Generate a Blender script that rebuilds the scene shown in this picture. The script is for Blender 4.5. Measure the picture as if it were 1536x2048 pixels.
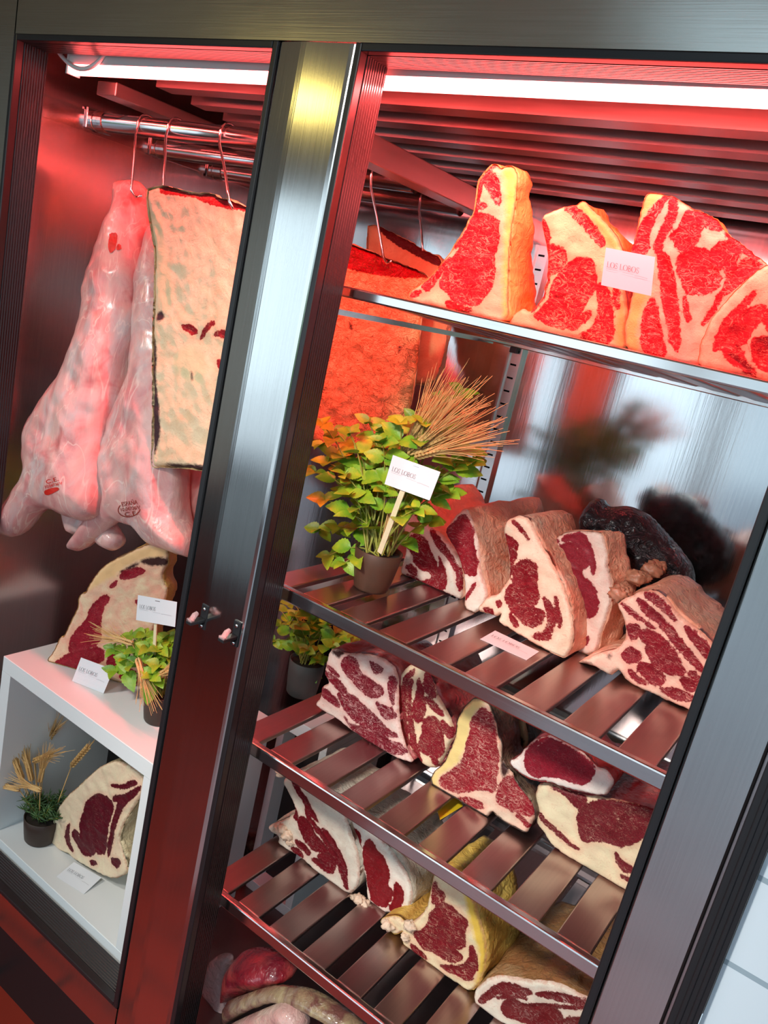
import bpy, bmesh, math, random
import numpy as np
from mathutils import Vector, Matrix, noise
from mathutils.geometry import delaunay_2d_cdt

random.seed(7)
S = bpy.context.scene
for o in list(bpy.data.objects):
    bpy.data.objects.remove(o)

# ------------------------------------------------------------------ camera
H = 1.68                     # eye height above the shop floor
FPX = 1596.47
RM = np.array([[0.80277304, -0.21608016, 0.55575608],
               [0.31727319, 0.94393022, -0.09128784],
               [-0.50486946, 0.24960992, 0.82631817]])
CAM = np.array([0.0, -1.0, H])
cd = bpy.data.cameras.new('camera')
cam = bpy.data.objects.new('camera', cd)
S.collection.objects.link(cam)
S.camera = cam
cd.sensor_fit = 'VERTICAL'
cd.sensor_height = 36.0
cd.lens = 36.0 * FPX / 2048.0
cd.clip_start = 0.02
def w_(r):
    return Vector((r[0], r[2], -r[1]))
cx, cy, cz = w_(RM[0]), -w_(RM[1]), -w_(RM[2])
cam.matrix_world = Matrix(((cx.x, cy.x, cz.x, CAM[0]), (cx.y, cy.y, cz.y, CAM[1]),
                           (cx.z, cy.z, cz.z, CAM[2]), (0, 0, 0, 1)))

# ------------------------------------------------------------------ light
S.view_settings.view_transform = 'Standard'
S.view_settings.look = 'None'
S.view_settings.gamma = 1.0
S.view_settings.use_curve_mapping = False
S.view_settings.exposure = 0.1
wd = bpy.data.worlds.new('world')
S.world = wd
wd.use_nodes = True
bg = wd.node_tree.nodes['Background']
bg.inputs[0].default_value = (0.66, 0.86, 1.0, 1)
bg.inputs[1].default_value = 1.1
LAMP_COL = (1.0, 0.088, 0.082, 1)
LAMP_GLOW = 27.0
LAMP_W = 40.0

def area(name, loc, rot, sx, sy, power, col):
    l = bpy.data.lights.new(name, 'AREA')
    l.shape = 'RECTANGLE'
    l.size, l.size_y = sx, sy
    l.energy = power
    l.color = col
    ob = bpy.data.objects.new(name, l)
    ob.location = loc
    ob.rotation_euler = rot
    S.collection.objects.link(ob)
    return ob
# daylight through the long shop front behind the camera, the shop pendant, and unseen spots added to light the meat
area('shopfront_daylight', (-3.4, -4.75, 1.35), (math.radians(90), 0, 0), 4.4, 2.6, 27, (0.78, 0.92, 1.0))
area('shop_pendant_light', (-2.2, -1.5, 2.32), (math.radians(20), 0, 0), 0.45, 0.16, 1.8, (1.0, 0.76, 0.20))
def spot(name, loc, to, watts, cone, col):
    l = bpy.data.lights.new(name, 'SPOT')
    l.energy, l.color, l.spot_size, l.spot_blend, l.shadow_soft_size = watts, col, math.radians(cone), 0.9, 0.09
    ob = bpy.data.objects.new(name, l)
    ob.location = loc
    ob.rotation_euler = (Vector(to) - Vector(loc)).to_track_quat('-Z', 'Y').to_euler()
    S.collection.objects.link(ob)
spot('shop_track_spot', (-0.60, -1.5, 2.36), (-0.42, 0.2, 0.70), 160, 50, (1.0, 0.96, 0.88))
spot('shop_track_spot', (-0.32, -1.5, 2.34), (-1.02, 0.45, 1.50), 75, 26, (1.0, 0.94, 0.82))  # added spot that brightens the orange-fatted hanging side
spot('shop_track_spot', (-1.75, -1.5, 2.36), (-1.33, 0.1, 0.72), 82, 56, (1.0, 0.97, 0.92))

# ------------------------------------------------------------------ helpers
def ray(u, v):
    d = RM.T @ np.array([(u - 768) / FPX, (v - 1024) / FPX, 1.0])
    return np.array([d[0], d[2], -d[1]])
def onY(u, v, y):
    d = ray(u, v)
    return CAM + d * ((y - CAM[1]) / d[1])
def onZ(u, v, z):
    d = ray(u, v)
    return CAM + d * ((z - CAM[2]) / d[2])
def depth_of(P):
    return float(RM[2] @ np.array([P[0], -(P[2] - H), P[1] + 1.0]))
def px(P):                    # metres covered by one photo pixel at P
    return depth_of(P) / FPX
def Z(z):
    return z + H
class Plane:
    """upright cut plane: P0, yaw about z, pitch (top leaning back)"""
    def __init__(s, P0, yaw=0.0, pitch=0.0):
        s.P0 = np.array(P0, float)
        cyw, syw = math.cos(yaw), math.sin(yaw)
        s.e1 = np.array([cyw, syw, 0.0])
        back = np.array([-syw, cyw, 0.0])
        s.e2 = math.cos(pitch) * np.array([0, 0, 1.0]) + math.sin(pitch) * back
        s.n = np.cross(s.e1, s.e2)          # towards the viewer
        s.back = back
    def uv(s, u, v):
        d = ray(u, v)
        t = ((s.P0 - CAM) @ s.n) / (d @ s.n)
        p = CAM + d * t - s.P0
        return (float(p @ s.e1), float(p @ s.e2))
    def pt(s, a, b, off=0.0):
        return s.P0 + s.e1 * a + s.e2 * b + s.n * off

def link(name, me, mat=None, parent=None, smooth=True):
    ob = bpy.data.objects.new(name, me)
    S.collection.objects.link(ob)
    if mat:
        for m in (mat if isinstance(mat, (list, tuple)) else [mat]):
            me.materials.append(m)
    if parent:
        ob.parent = parent
        ob.matrix_parent_inverse = Matrix.Translation(-parent.location)
    if smooth:
        me.shade_smooth()
    return ob
def mesh(name, vs, fs, mat=None, parent=None, smooth=True):
    me = bpy.data.meshes.new(name)
    me.from_pydata([tuple(map(float, v)) for v in vs], [], [tuple(f) for f in fs])
    me.update()
    return link(name, me, mat, parent, smooth)
def thing(name, label, cat, loc, group=None):
    o = bpy.data.objects.new(name, None)
    o.empty_display_size = 0.02
    o.location = tuple(map(float, loc))
    S.collection.objects.link(o)
    tag(o, label, cat, group)
    return o
def tag(o, label, cat, group=None):
    o['label'] = label
    o['category'] = cat
    if group:
        o['group'] = group
    return o
def struct(o):
    o['kind'] = 'structure'
    return o

class MB:
    def __init__(s):
        s.v, s.f = [], []
    def add(s, vs, fs):
        k = len(s.v)
        s.v += [tuple(map(float, v)) for v in vs]
        s.f += [tuple(i + k for i in f) for f in fs]
        return s
    def box(s, x0, x1, y0, y1, z0, z1):
        vs = [(x0, y0, z0), (x1, y0, z0), (x1, y1, z0), (x0, y1, z0), (x0, y0, z1), (x1, y0, z1), (x1, y1, z1), (x0, y1, z1)]
        return s.add(vs, [(3, 2, 1, 0), (4, 5, 6, 7), (0, 1, 5, 4), (1, 2, 6, 5), (2, 3, 7, 6), (3, 0, 4, 7)])
    def obox(s, c, ax, ay, az):
        c, ax, ay, az = (np.array(q, float) for q in (c, ax, ay, az))
        vs = [c + i * ax + j * ay + k * az for k in (-1, 1) for (i, j) in ((-1, -1), (1, -1), (1, 1), (-1, 1))]
        return s.add(vs, [(3, 2, 1, 0), (4, 5, 6, 7), (0, 1, 5, 4), (1, 2, 6, 5), (2, 3, 7, 6), (3, 0, 4, 7)])
    def tube(s, pts, r, n=10, cap=True):
        pts = [np.array(p, float) for p in pts]
        rs = r if isinstance(r, (list, tuple)) else [r] * len(pts)
        up = None
        rings = []
        for i, p in enumerate(pts):
            t = pts[min(i + 1, len(pts) - 1)] - pts[max(i - 1, 0)]
            t = t / (np.linalg.norm(t) + 1e-12)
            if up is None:
                up = np.array([0, 0, 1.0]) if abs(t[2]) < 0.9 else np.array([1.0, 0, 0])
            a = np.cross(t, up); a /= np.linalg.norm(a) + 1e-12
            b = np.cross(a, t)
            up = b
            rings.append([p + rs[i] * (math.cos(2 * math.pi * k / n) * a + math.sin(2 * math.pi * k / n) * b) for k in range(n)])
        vs = [v for g in rings for v in g]
        fs = []
        for i in range(len(pts) - 1):
            for k in range(n):
                k2 = (k + 1) % n
                fs.append((i * n + k, i * n + k2, (i + 1) * n + k2, (i + 1) * n + k))
        if cap:
            fs.append(tuple(range(n)))
            m = (len(pts) - 1) * n
            fs.append(tuple(m + k for k in reversed(range(n))))
        return s.add(vs, fs)
    def lathe(s, c, prof, n=40):
        c = np.array(c, float)
        vs, fs = [], []
        for (r, z) in prof:
            vs += [c + np.array([r * math.cos(2 * math.pi * k / n), r * math.sin(2 * math.pi * k / n), z]) for k in range(n)]
        for i in range(len(prof) - 1):
            for k in range(n):
                k2 = (k + 1) % n
                fs.append((i * n + k, i * n + k2, (i + 1) * n + k2, (i + 1) * n + k))
        fs.append(tuple(reversed(range(n))))
        return s.add(vs, fs)
    def build(s, name, mat=None, parent=None, smooth=False, bevel=0.0):
        ob = mesh(name, s.v, s.f, mat, parent, smooth)
        if bevel:
            m = ob.modifiers.new('bevel', 'BEVEL')
            m.width = bevel; m.segments = 2; m.limit_method = 'ANGLE'
        return ob
def bez(p0, p1, p2, n=8):
    p0, p1, p2 = (np.array(q, float) for q in (p0, p1, p2))
    return [(1 - t) ** 2 * p0 + 2 * t * (1 - t) * p1 + t * t * p2 for t in np.linspace(0, 1, n)]

# ------------------------------------------------------------------ materials
def newmat(name):
    m = bpy.data.materials.new(name)
    m.use_nodes = True
    nt = m.node_tree
    b = nt.nodes['Principled BSDF']
    return m, nt, b
def N(nt, typ, **kw):
    n = nt.nodes.new(typ)
    for k, v in kw.items():
        if k in n.inputs.keys():
            n.inputs[k].default_value = v
        else:
            setattr(n, k, v)
    return n
def L(nt, a, b):
    nt.links.new(a, b)
def c4(c):
    return (c[0], c[1], c[2], 1.0)
def objco(nt, scale=(1, 1, 1), rot=(0, 0, 0)):
    t = N(nt, 'ShaderNodeTexCoord')
    mp = N(nt, 'ShaderNodeMapping')
    mp.inputs['Scale'].default_value = scale
    mp.inputs['Rotation'].default_value = rot
    L(nt, t.outputs['Object'], mp.inputs['Vector'])
    return mp.outputs['Vector']
def noise_n(nt, co, scale, detail=4, dist=0.0, rough=0.55):
    n = N(nt, 'ShaderNodeTexNoise')
    n.inputs['Scale'].default_value = scale
    n.inputs['Detail'].default_value = detail
    n.inputs['Distortion'].default_value = dist
    n.inputs['Roughness'].default_value = rough
    L(nt, co, n.inputs['Vector'])
    return n.outputs['Fac']
def ramp(nt, fac, stops):
    r = N(nt, 'ShaderNodeValToRGB')
    el = r.color_ramp.elements
    while len(el) < len(stops):
        el.new(0.5)
    for e, (p, c) in zip(el, stops):
        e.position = p
        e.color = c4(c) if isinstance(c, (tuple, list)) else (c, c, c, 1)
    L(nt, fac, r.inputs['Fac'])
    return r.outputs['Color']
def math_n(nt, op, a, b=None, clamp=False):
    n = N(nt, 'ShaderNodeMath', operation=op, use_clamp=clamp)
    for i, q in enumerate((a, b)):
        if q is None:
            continue
        if isinstance(q, (int, float)):
            n.inputs[i].default_value = q
        else:
            L(nt, q, n.inputs[i])
    return n.outputs[0]
def mix(nt, fac, a, b):
    n = N(nt, 'ShaderNodeMix', data_type='RGBA')
    for i, q in ((0, fac), (6, a), (7, b)):
        if isinstance(q, (int, float)):
            n.inputs[i].default_value = q
        elif isinstance(q, (tuple, list)):
            n.inputs[i].default_value = c4(q)
        else:
            L(nt, q, n.inputs[i])
    return n.outputs[2]
def bump(nt, b, hgt, strength=0.3, dist=0.002):
    n = N(nt, 'ShaderNodeBump')
    n.inputs['Strength'].default_value = strength
    n.inputs['Distance'].default_value = dist
    L(nt, hgt, n.inputs['Height'])
    L(nt, n.outputs[0], b.inputs['Normal'])
def plain(name, col, rough=0.5, metal=0.0, var=0.0, vscale=20, coat=0.0, spec=None):
    m, nt, b = newmat(name)
    b.inputs['Roughness'].default_value = rough
    b.inputs['Metallic'].default_value = metal
    b.inputs['Coat Weight'].default_value = coat
    if spec is not None:
        b.inputs['Specular IOR Level'].default_value = spec
    if var:
        f = noise_n(nt, objco(nt), vscale, 5)
        L(nt, mix(nt, f, tuple(q * (1 - var) for q in col), tuple(min(1, q * (1 + var)) for q in col)), b.inputs['Base Color'])
        bump(nt, b, f, 0.25, 0.001)
    else:
        b.inputs['Base Color'].default_value = c4(col)
    return m
def steel(name, col=(0.62, 0.62, 0.60), rough=0.22, streak=(400, 400, 6), amp=0.06, bstr=0.06, wob=0.0):
    """brushed stainless steel; streak = noise scale per axis (long grain on the low axis)"""
    m, nt, b = newmat(name)
    b.inputs['Metallic'].default_value = 1.0
    f = noise_n(nt, objco(nt, streak), 1.0, 3)
    g = noise_n(nt, objco(nt, (2.5, 2.5, 1.6)), 1.0, 3)
    L(nt, mix(nt, f, tuple(q * 0.88 for q in col), tuple(min(1, q * 1.06) for q in col)), b.inputs['Base Color'])
    r = math_n(nt, 'ADD', math_n(nt, 'MULTIPLY', math_n(nt, 'ADD', f, math_n(nt, 'MULTIPLY', g, 1.5)), amp), rough - amp)
    L(nt, r, b.inputs['Roughness'])
    if wob:
        h = math_n(nt, 'ADD', math_n(nt, 'MULTIPLY', g, wob), math_n(nt, 'MULTIPLY', f, 0.0015))
        bump(nt, b, h, 1.0, 0.05)
    else:
        bump(nt, b, f, bstr, 0.001)
    return m
MAT = {}
MAT['front'] = steel('front_panel_steel', (0.60, 0.60, 0.56), 0.20, (5, 400, 420), 0.05, wob=0.05)
MAT['post'] = steel('post_steel', (0.66, 0.66, 0.64), 0.13, (420, 400, 3), 0.05, wob=0.03)
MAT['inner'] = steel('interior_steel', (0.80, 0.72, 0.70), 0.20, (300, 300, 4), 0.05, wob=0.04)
MAT['back'] = steel('back_wall_steel', (0.66, 0.66, 0.67), 0.10, (160, 160, 7), 0.06, wob=0.02)
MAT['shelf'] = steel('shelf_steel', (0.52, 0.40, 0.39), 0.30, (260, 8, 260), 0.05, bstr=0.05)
MAT['rail'] = steel('rail_steel', (0.72, 0.70, 0.69), 0.16, (5, 200, 200), 0.04)
MAT['chrome'] = plain('hook_steel', (0.78, 0.77, 0.76), 0.18, 1.0)
MAT['black'] = plain('black_gasket', (0.012, 0.012, 0.014), 0.35)
MAT['white'] = plain('white_board', (0.78, 0.80, 0.80), 0.38)
MAT['plastic_white'] = plain('white_plastic', (0.75, 0.72, 0.70), 0.4)
MAT['card'] = plain('card_stock', (0.74, 0.75, 0.78), 0.55)
MAT['ink'] = plain('grey_ink', (0.07, 0.065, 0.08), 0.6)
MAT['ink_pale'] = plain('pale_ink', (0.45, 0.44, 0.47), 0.6)
MAT['stamp'] = plain('stamp_ink', (0.30, 0.035, 0.02), 0.5)
MAT['stamp_red'] = plain('red_dye', (0.62, 0.02, 0.01), 0.5)
MAT['wood'] = plain('lolly_stick_wood', (0.80, 0.66, 0.42), 0.6, var=0.1, vscale=60)
MAT['pot_brown'] = plain('brown_clay', (0.072, 0.034, 0.018), 0.55, var=0.15, vscale=30)
MAT['pot_dark'] = plain('dark_clay', (0.040, 0.022, 0.015), 0.5, var=0.15, vscale=30)
MAT['pot_grey'] = plain('grey_clay', (0.07, 0.072, 0.07), 0.55, var=0.12, vscale=30)
MAT['soil'] = plain('potting_soil', (0.02, 0.013, 0.009), 0.9, var=0.6, vscale=200)
MAT['straw'] = plain('dry_straw', (0.72, 0.44, 0.17), 0.55, var=0.15, vscale=80)
MAT['grain'] = plain('wheat_grain', (0.68, 0.42, 0.16), 0.5, var=0.2, vscale=150)
MAT['yellow'] = plain('yellow_plastic', (0.85, 0.60, 0.02), 0.4)
MAT['bone'] = plain('sawn_bone', (0.72, 0.52, 0.38), 0.5, var=0.35, vscale=70)
def ribbed():
    m, nt, b = newmat('ribbed_black_jamb')
    b.inputs['Base Color'].default_value = (0.014, 0.011, 0.012, 1)
    b.inputs['Roughness'].default_value = 0.30
    b.inputs['Specular IOR Level'].default_value = 0.55
    wv = N(nt, 'ShaderNodeTexWave')
    wv.bands_direction = 'Y'
    wv.inputs['Scale'].default_value = 55
    L(nt, objco(nt), wv.inputs['Vector'])
    bump(nt, b, wv.outputs['Fac'], 0.8, 0.002)
    return m
MAT['jamb'] = ribbed()
def leafmat(name, c1, c2):
    m, nt, b = newmat(name)
    f = noise_n(nt, objco(nt), 28, 3)
    g = noise_n(nt, objco(nt), 300, 2)
    L(nt, mix(nt, ramp(nt, f, [(0.35, 0.0), (0.65, 1.0)]), c1, c2), b.inputs['Base Color'])
    b.inputs['Roughness'].default_value = 0.42
    bump(nt, b, g, 0.5, 0.001)
    return m
MAT['mint'] = leafmat('mint_leaf', (0.32, 0.45, 0.02), (0.12, 0.30, 0.02))
MAT['mint_stem'] = plain('mint_stem', (0.30, 0.30, 0.05), 0.5)
MAT['rosemary'] = leafmat('rosemary_leaf', (0.035, 0.085, 0.018), (0.06, 0.13, 0.03))
def film(name, tint, alpha, rough=0.12):
    m, nt, b = newmat(name)
    b.inputs['Base Color'].default_value = c4(tint)
    b.inputs['Roughness'].default_value = rough
    b.inputs['Alpha'].default_value = alpha
    f = noise_n(nt, objco(nt), 45, 4, 1.5)
    bump(nt, b, f, 0.9, 0.01)
    return m
MAT['black_film'] = film('black_plastic_film', (0.014, 0.013, 0.016), 1.0, 0.17)
MAT['clear_film'] = film('clear_plastic_film', (0.75, 0.55, 0.55), 0.42, 0.1)

def meat_face(name, lean=((0.30, 0.010, 0.022), (0.42, 0.022, 0.036)), fat=((0.78, 0.60, 0.46), (0.70, 0.46, 0.36)),
              rind=(0.74, 0.42, 0.10), dark=(0.05, 0.018, 0.016), marb=0.5, ms=1.0, rot=(0.2, 0.5, 0.3), wet=0.42, bs=0.35, bsc=120, grow=0.0029):
    m, nt, b = newmat(name)
    def at_(nm):
        a = N(nt, 'ShaderNodeAttribute')
        a.attribute_name = nm
        return a.outputs['Fac']
    co = objco(nt, (1, 1, 1), rot)
    st = objco(nt, (1.0, 1.0, 2.1), rot)
    wob = math_n(nt, 'MULTIPLY', math_n(nt, 'SUBTRACT', noise_n(nt, co, 95, 5, 0.6, 0.65), 0.5), 0.013)
    def edge(nm, w, gr=0.0):
        s = math_n(nt, 'ADD', math_n(nt, 'ADD', at_(nm), wob), gr)
        return math_n(nt, 'ADD', math_n(nt, 'MULTIPLY', s, 0.5 / w), 0.5, True)
    # marbling: thin ridges of warped noise, in patches
    r1 = math_n(nt, 'ABSOLUTE', math_n(nt, 'SUBTRACT', noise_n(nt, st, 46 * ms, 3, 1.2), 0.5))
    r2 = math_n(nt, 'ABSOLUTE', math_n(nt, 'SUBTRACT', noise_n(nt, st, 105 * ms, 2, 0.8), 0.5))
    patch = noise_n(nt, co, 26, 2)
    w1 = math_n(nt, 'MULTIPLY', math_n(nt, 'SUBTRACT', patch, 0.12), 0.062 * marb)
    v1 = math_n(nt, 'MULTIPLY', math_n(nt, 'SUBTRACT', w1, r1), 60, True)
    v2 = math_n(nt, 'MULTIPLY', math_n(nt, 'SUBTRACT', math_n(nt, 'MULTIPLY', patch, 0.06 * marb), r2), 40, True)
    vv = math_n(nt, 'MAXIMUM', v1, math_n(nt, 'MULTIPLY', v2, 0.4))
    lc = mix(nt, noise_n(nt, co, 35, 4, 0.5), (lean[0][0] * .56, lean[0][1] * .35, lean[0][2] * .46), (lean[1][0] * .74, lean[1][1] * .42, lean[1][2] * .55))
    fib = ramp(nt, noise_n(nt, st, 210, 3, 2.0), [(0.40, 0.75), (0.62, 1.15)])
    mm = N(nt, 'ShaderNodeMix', data_type='RGBA', blend_type='MULTIPLY')
    mm.inputs[0].default_value = 1.0
    L(nt, lc, mm.inputs[6]); L(nt, fib, mm.inputs[7])
    lc = mm.outputs[2]
    lc = mix(nt, math_n(nt, 'MULTIPLY', vv, 0.66), lc, (fat[1][0] * 0.95, fat[1][1] * 0.8, fat[1][2] * 0.85))
    fc = mix(nt, ramp(nt, noise_n(nt, co, 24, 5, 1.0), [(0.35, 0.0), (0.68, 1.0)]), fat[0], fat[1])
    fr = math_n(nt, 'ABSOLUTE', math_n(nt, 'SUBTRACT', noise_n(nt, st, 38, 3, 1.6), 0.5))
    fc = mix(nt, math_n(nt, 'MULTIPLY', math_n(nt, 'SUBTRACT', 0.012, fr), 40, True), fc, (fat[1][0] * 0.75, fat[1][1] * 0.4, fat[1][2] * 0.4))
    near = math_n(nt, 'ADD', math_n(nt, 'MULTIPLY', at_('lean'), 90), 1.15, True)
    fc = mix(nt, math_n(nt, 'MULTIPLY', near, 0.40), fc, (fat[1][0] * 0.95, fat[1][1] * 0.52, fat[1][2] * 0.50))
    fc = mix(nt, edge('rind', 0.006), fc, rind)
    rimn = math_n(nt, 'ADD', at_('rim'), math_n(nt, 'MULTIPLY', math_n(nt, 'SUBTRACT', noise_n(nt, co, 75, 5, 1.0, 0.7), 0.5), 0.016))
    rimk = math_n(nt, 'SUBTRACT', 1.0, math_n(nt, 'MULTIPLY', rimn, 1 / 0.0045), True)
    fc = mix(nt, math_n(nt, 'MULTIPLY', rimk, 0.55), fc, (0.50, 0.17, 0.10))
    col = mix(nt, edge('lean', 0.0008, grow), fc, lc)
    col = mix(nt, edge('dark', 0.003), col, dark)
    L(nt, col, b.inputs['Base Color'])
    b.inputs['Roughness'].default_value = wet
    b.inputs['Specular IOR Level'].default_value = 0.16
    hh = math_n(nt, 'ADD', math_n(nt, 'MULTIPLY', vv, 0.35), noise_n(nt, co, bsc, 5, 1.0))
    bump(nt, b, hh, bs, 0.002 if bsc > 80 else 0.012)
    return m
def fat_skin(name, c1, c2, c3, spots=(0.25, 0.02, 0.015), scale=14, spot=0.0, rough=0.42, bs=0.8, green=None):
    m, nt, b = newmat(name)
    co = objco(nt)
    f = noise_n(nt, co, scale, 6, 0.8)
    col = mix(nt, ramp(nt, f, [(0.32, 0.0), (0.6, 1.0)]), c1, c2)
    col = mix(nt, ramp(nt, noise_n(nt, co, scale * 0.5, 4, 1.0), [(0.52, 0.0), (0.72, 1.0)]), col, c3)
    if green:
        col = mix(nt, ramp(nt, noise_n(nt, objco(nt, (1, 1, .6)), 7, 4, 0.6), [(0.50, 0.0), (0.66, 0.8)]), col, green)
    if spot:
        s = noise_n(nt, co, scale * 2.4, 4, 1.5)
        col = mix(nt, ramp(nt, s, [(1 - spot, 0.0), (1 - spot + 0.05, 1.0)]), col, spots)
    L(nt, col, b.inputs['Base Color'])
    b.inputs['Roughness'].default_value = rough
    h = math_n(nt, 'ADD', noise_n(nt, co, scale * 4, 5, 1.2), math_n(nt, 'MULTIPLY', f, 1.2))
    bump(nt, b, h, bs, 0.008)
    return m

# ------------------------------------------------------------------ outline tools
def resample(P, step):
    P = np.array(P, float)
    Q = np.vstack([P, P[:1]])
    seg = np.linalg.norm(np.diff(Q, axis=0), axis=1)
    s = np.concatenate([[0], np.cumsum(seg)])
    n = max(12, int(s[-1] / step))
    t = np.linspace(0, s[-1], n, endpoint=False)
    return np.stack([np.interp(t, s, Q[:, 0]), np.interp(t, s, Q[:, 1])], 1)
def smoothpoly(P, it=1):
    P = np.array(P, float)
    for _ in range(it):
        Q = np.roll(P, -1, 0)
        P = np.stack([0.78 * P + 0.22 * Q, 0.22 * P + 0.78 * Q], 1).reshape(-1, 2)
    return P
def area2(P):
    x, y = P[:, 0], P[:, 1]
    return float(np.sum(x * np.roll(y, -1) - np.roll(x, -1) * y))
def sdist(X, P):
    """signed distance of points X to polygon P, + inside"""
    P = np.array(P, float)
    A, B = P, np.roll(P, -1, 0)
    d = np.full(len(X), 1e9)
    ins = np.zeros(len(X), bool)
    for a, b in zip(A, B):
        ab = b - a
        t = np.clip(((X - a) @ ab) / (ab @ ab + 1e-18), 0, 1)
        d = np.minimum(d, np.linalg.norm(X - (a + t[:, None] * ab), axis=1))
        c = ((a[1] > X[:, 1]) != (b[1] > X[:, 1]))
        with np.errstate(divide='ignore', invalid='ignore'):
            xi = (b[0] - a[0]) * (X[:, 1] - a[1]) / (b[1] - a[1]) + a[0]
        ins ^= c & (X[:, 0] < xi)
    return np.where(ins, d, -d)
def ldist(X, pts):
    d = np.full(len(X), 1e9)
    pts = np.array(pts, float)
    for a, b in zip(pts[:-1], pts[1:]):
        ab = b - a
        t = np.clip(((X - a) @ ab) / (ab @ ab + 1e-18), 0, 1)
        d = np.minimum(d, np.linalg.norm(X - (a + t[:, None] * ab), axis=1))
    return d
def fill(P, g):
    """triangulated interior of a closed outline; first len(P) verts are the outline"""
    lo, hi = P.min(0), P.max(0)
    xs = np.arange(lo[0], hi[0], g)
    ys = np.arange(lo[1], hi[1], g * 0.87)
    G = np.array([(x + (0.5 * g if j % 2 else 0), y) for j, y in enumerate(ys) for x in xs])
    G = G[sdist(G, P) > 0.45 * g]
    V = [Vector(p) for p in P] + [Vector(p) for p in G]
    n = len(P)
    vs, _, fs, ov, _, _ = delaunay_2d_cdt(V, [], [list(range(n))], 1, 1e-6)
    X = np.array([(v.x, v.y) for v in vs])
    order = {}
    for i, src in enumerate(ov):
        for q in src:
            order[q] = i
    rim = [order[i] for i in range(n)]
    out = []
    for f in fs:
        a, b, c = X[f[0]], X[f[1]], X[f[2]]
        out.append(tuple(f) if (b[0] - a[0]) * (c[1] - a[1]) - (b[1] - a[1]) * (c[0] - a[0]) > 0 else tuple(reversed(f)))
    return X, out, rim
def nz(p, s, seed=0.0):
    return noise.noise(Vector((p[0] * s + seed, p[1] * s - seed, p[2] * s + 2 * seed)))
def attr(me, name, vals):
    a = me.attributes.new(name, 'FLOAT', 'POINT')
    a.data.foreach_set('value', np.asarray(vals, np.float32))
def crop(o, pts):
    return [(o[0] + x * o[2], o[1] + y * o[2]) for x, y in pts]
def poly(pl, o, pts, it=1):
    return smoothpoly([pl.uv(*q) for q in crop(o, pts)], it)
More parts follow.
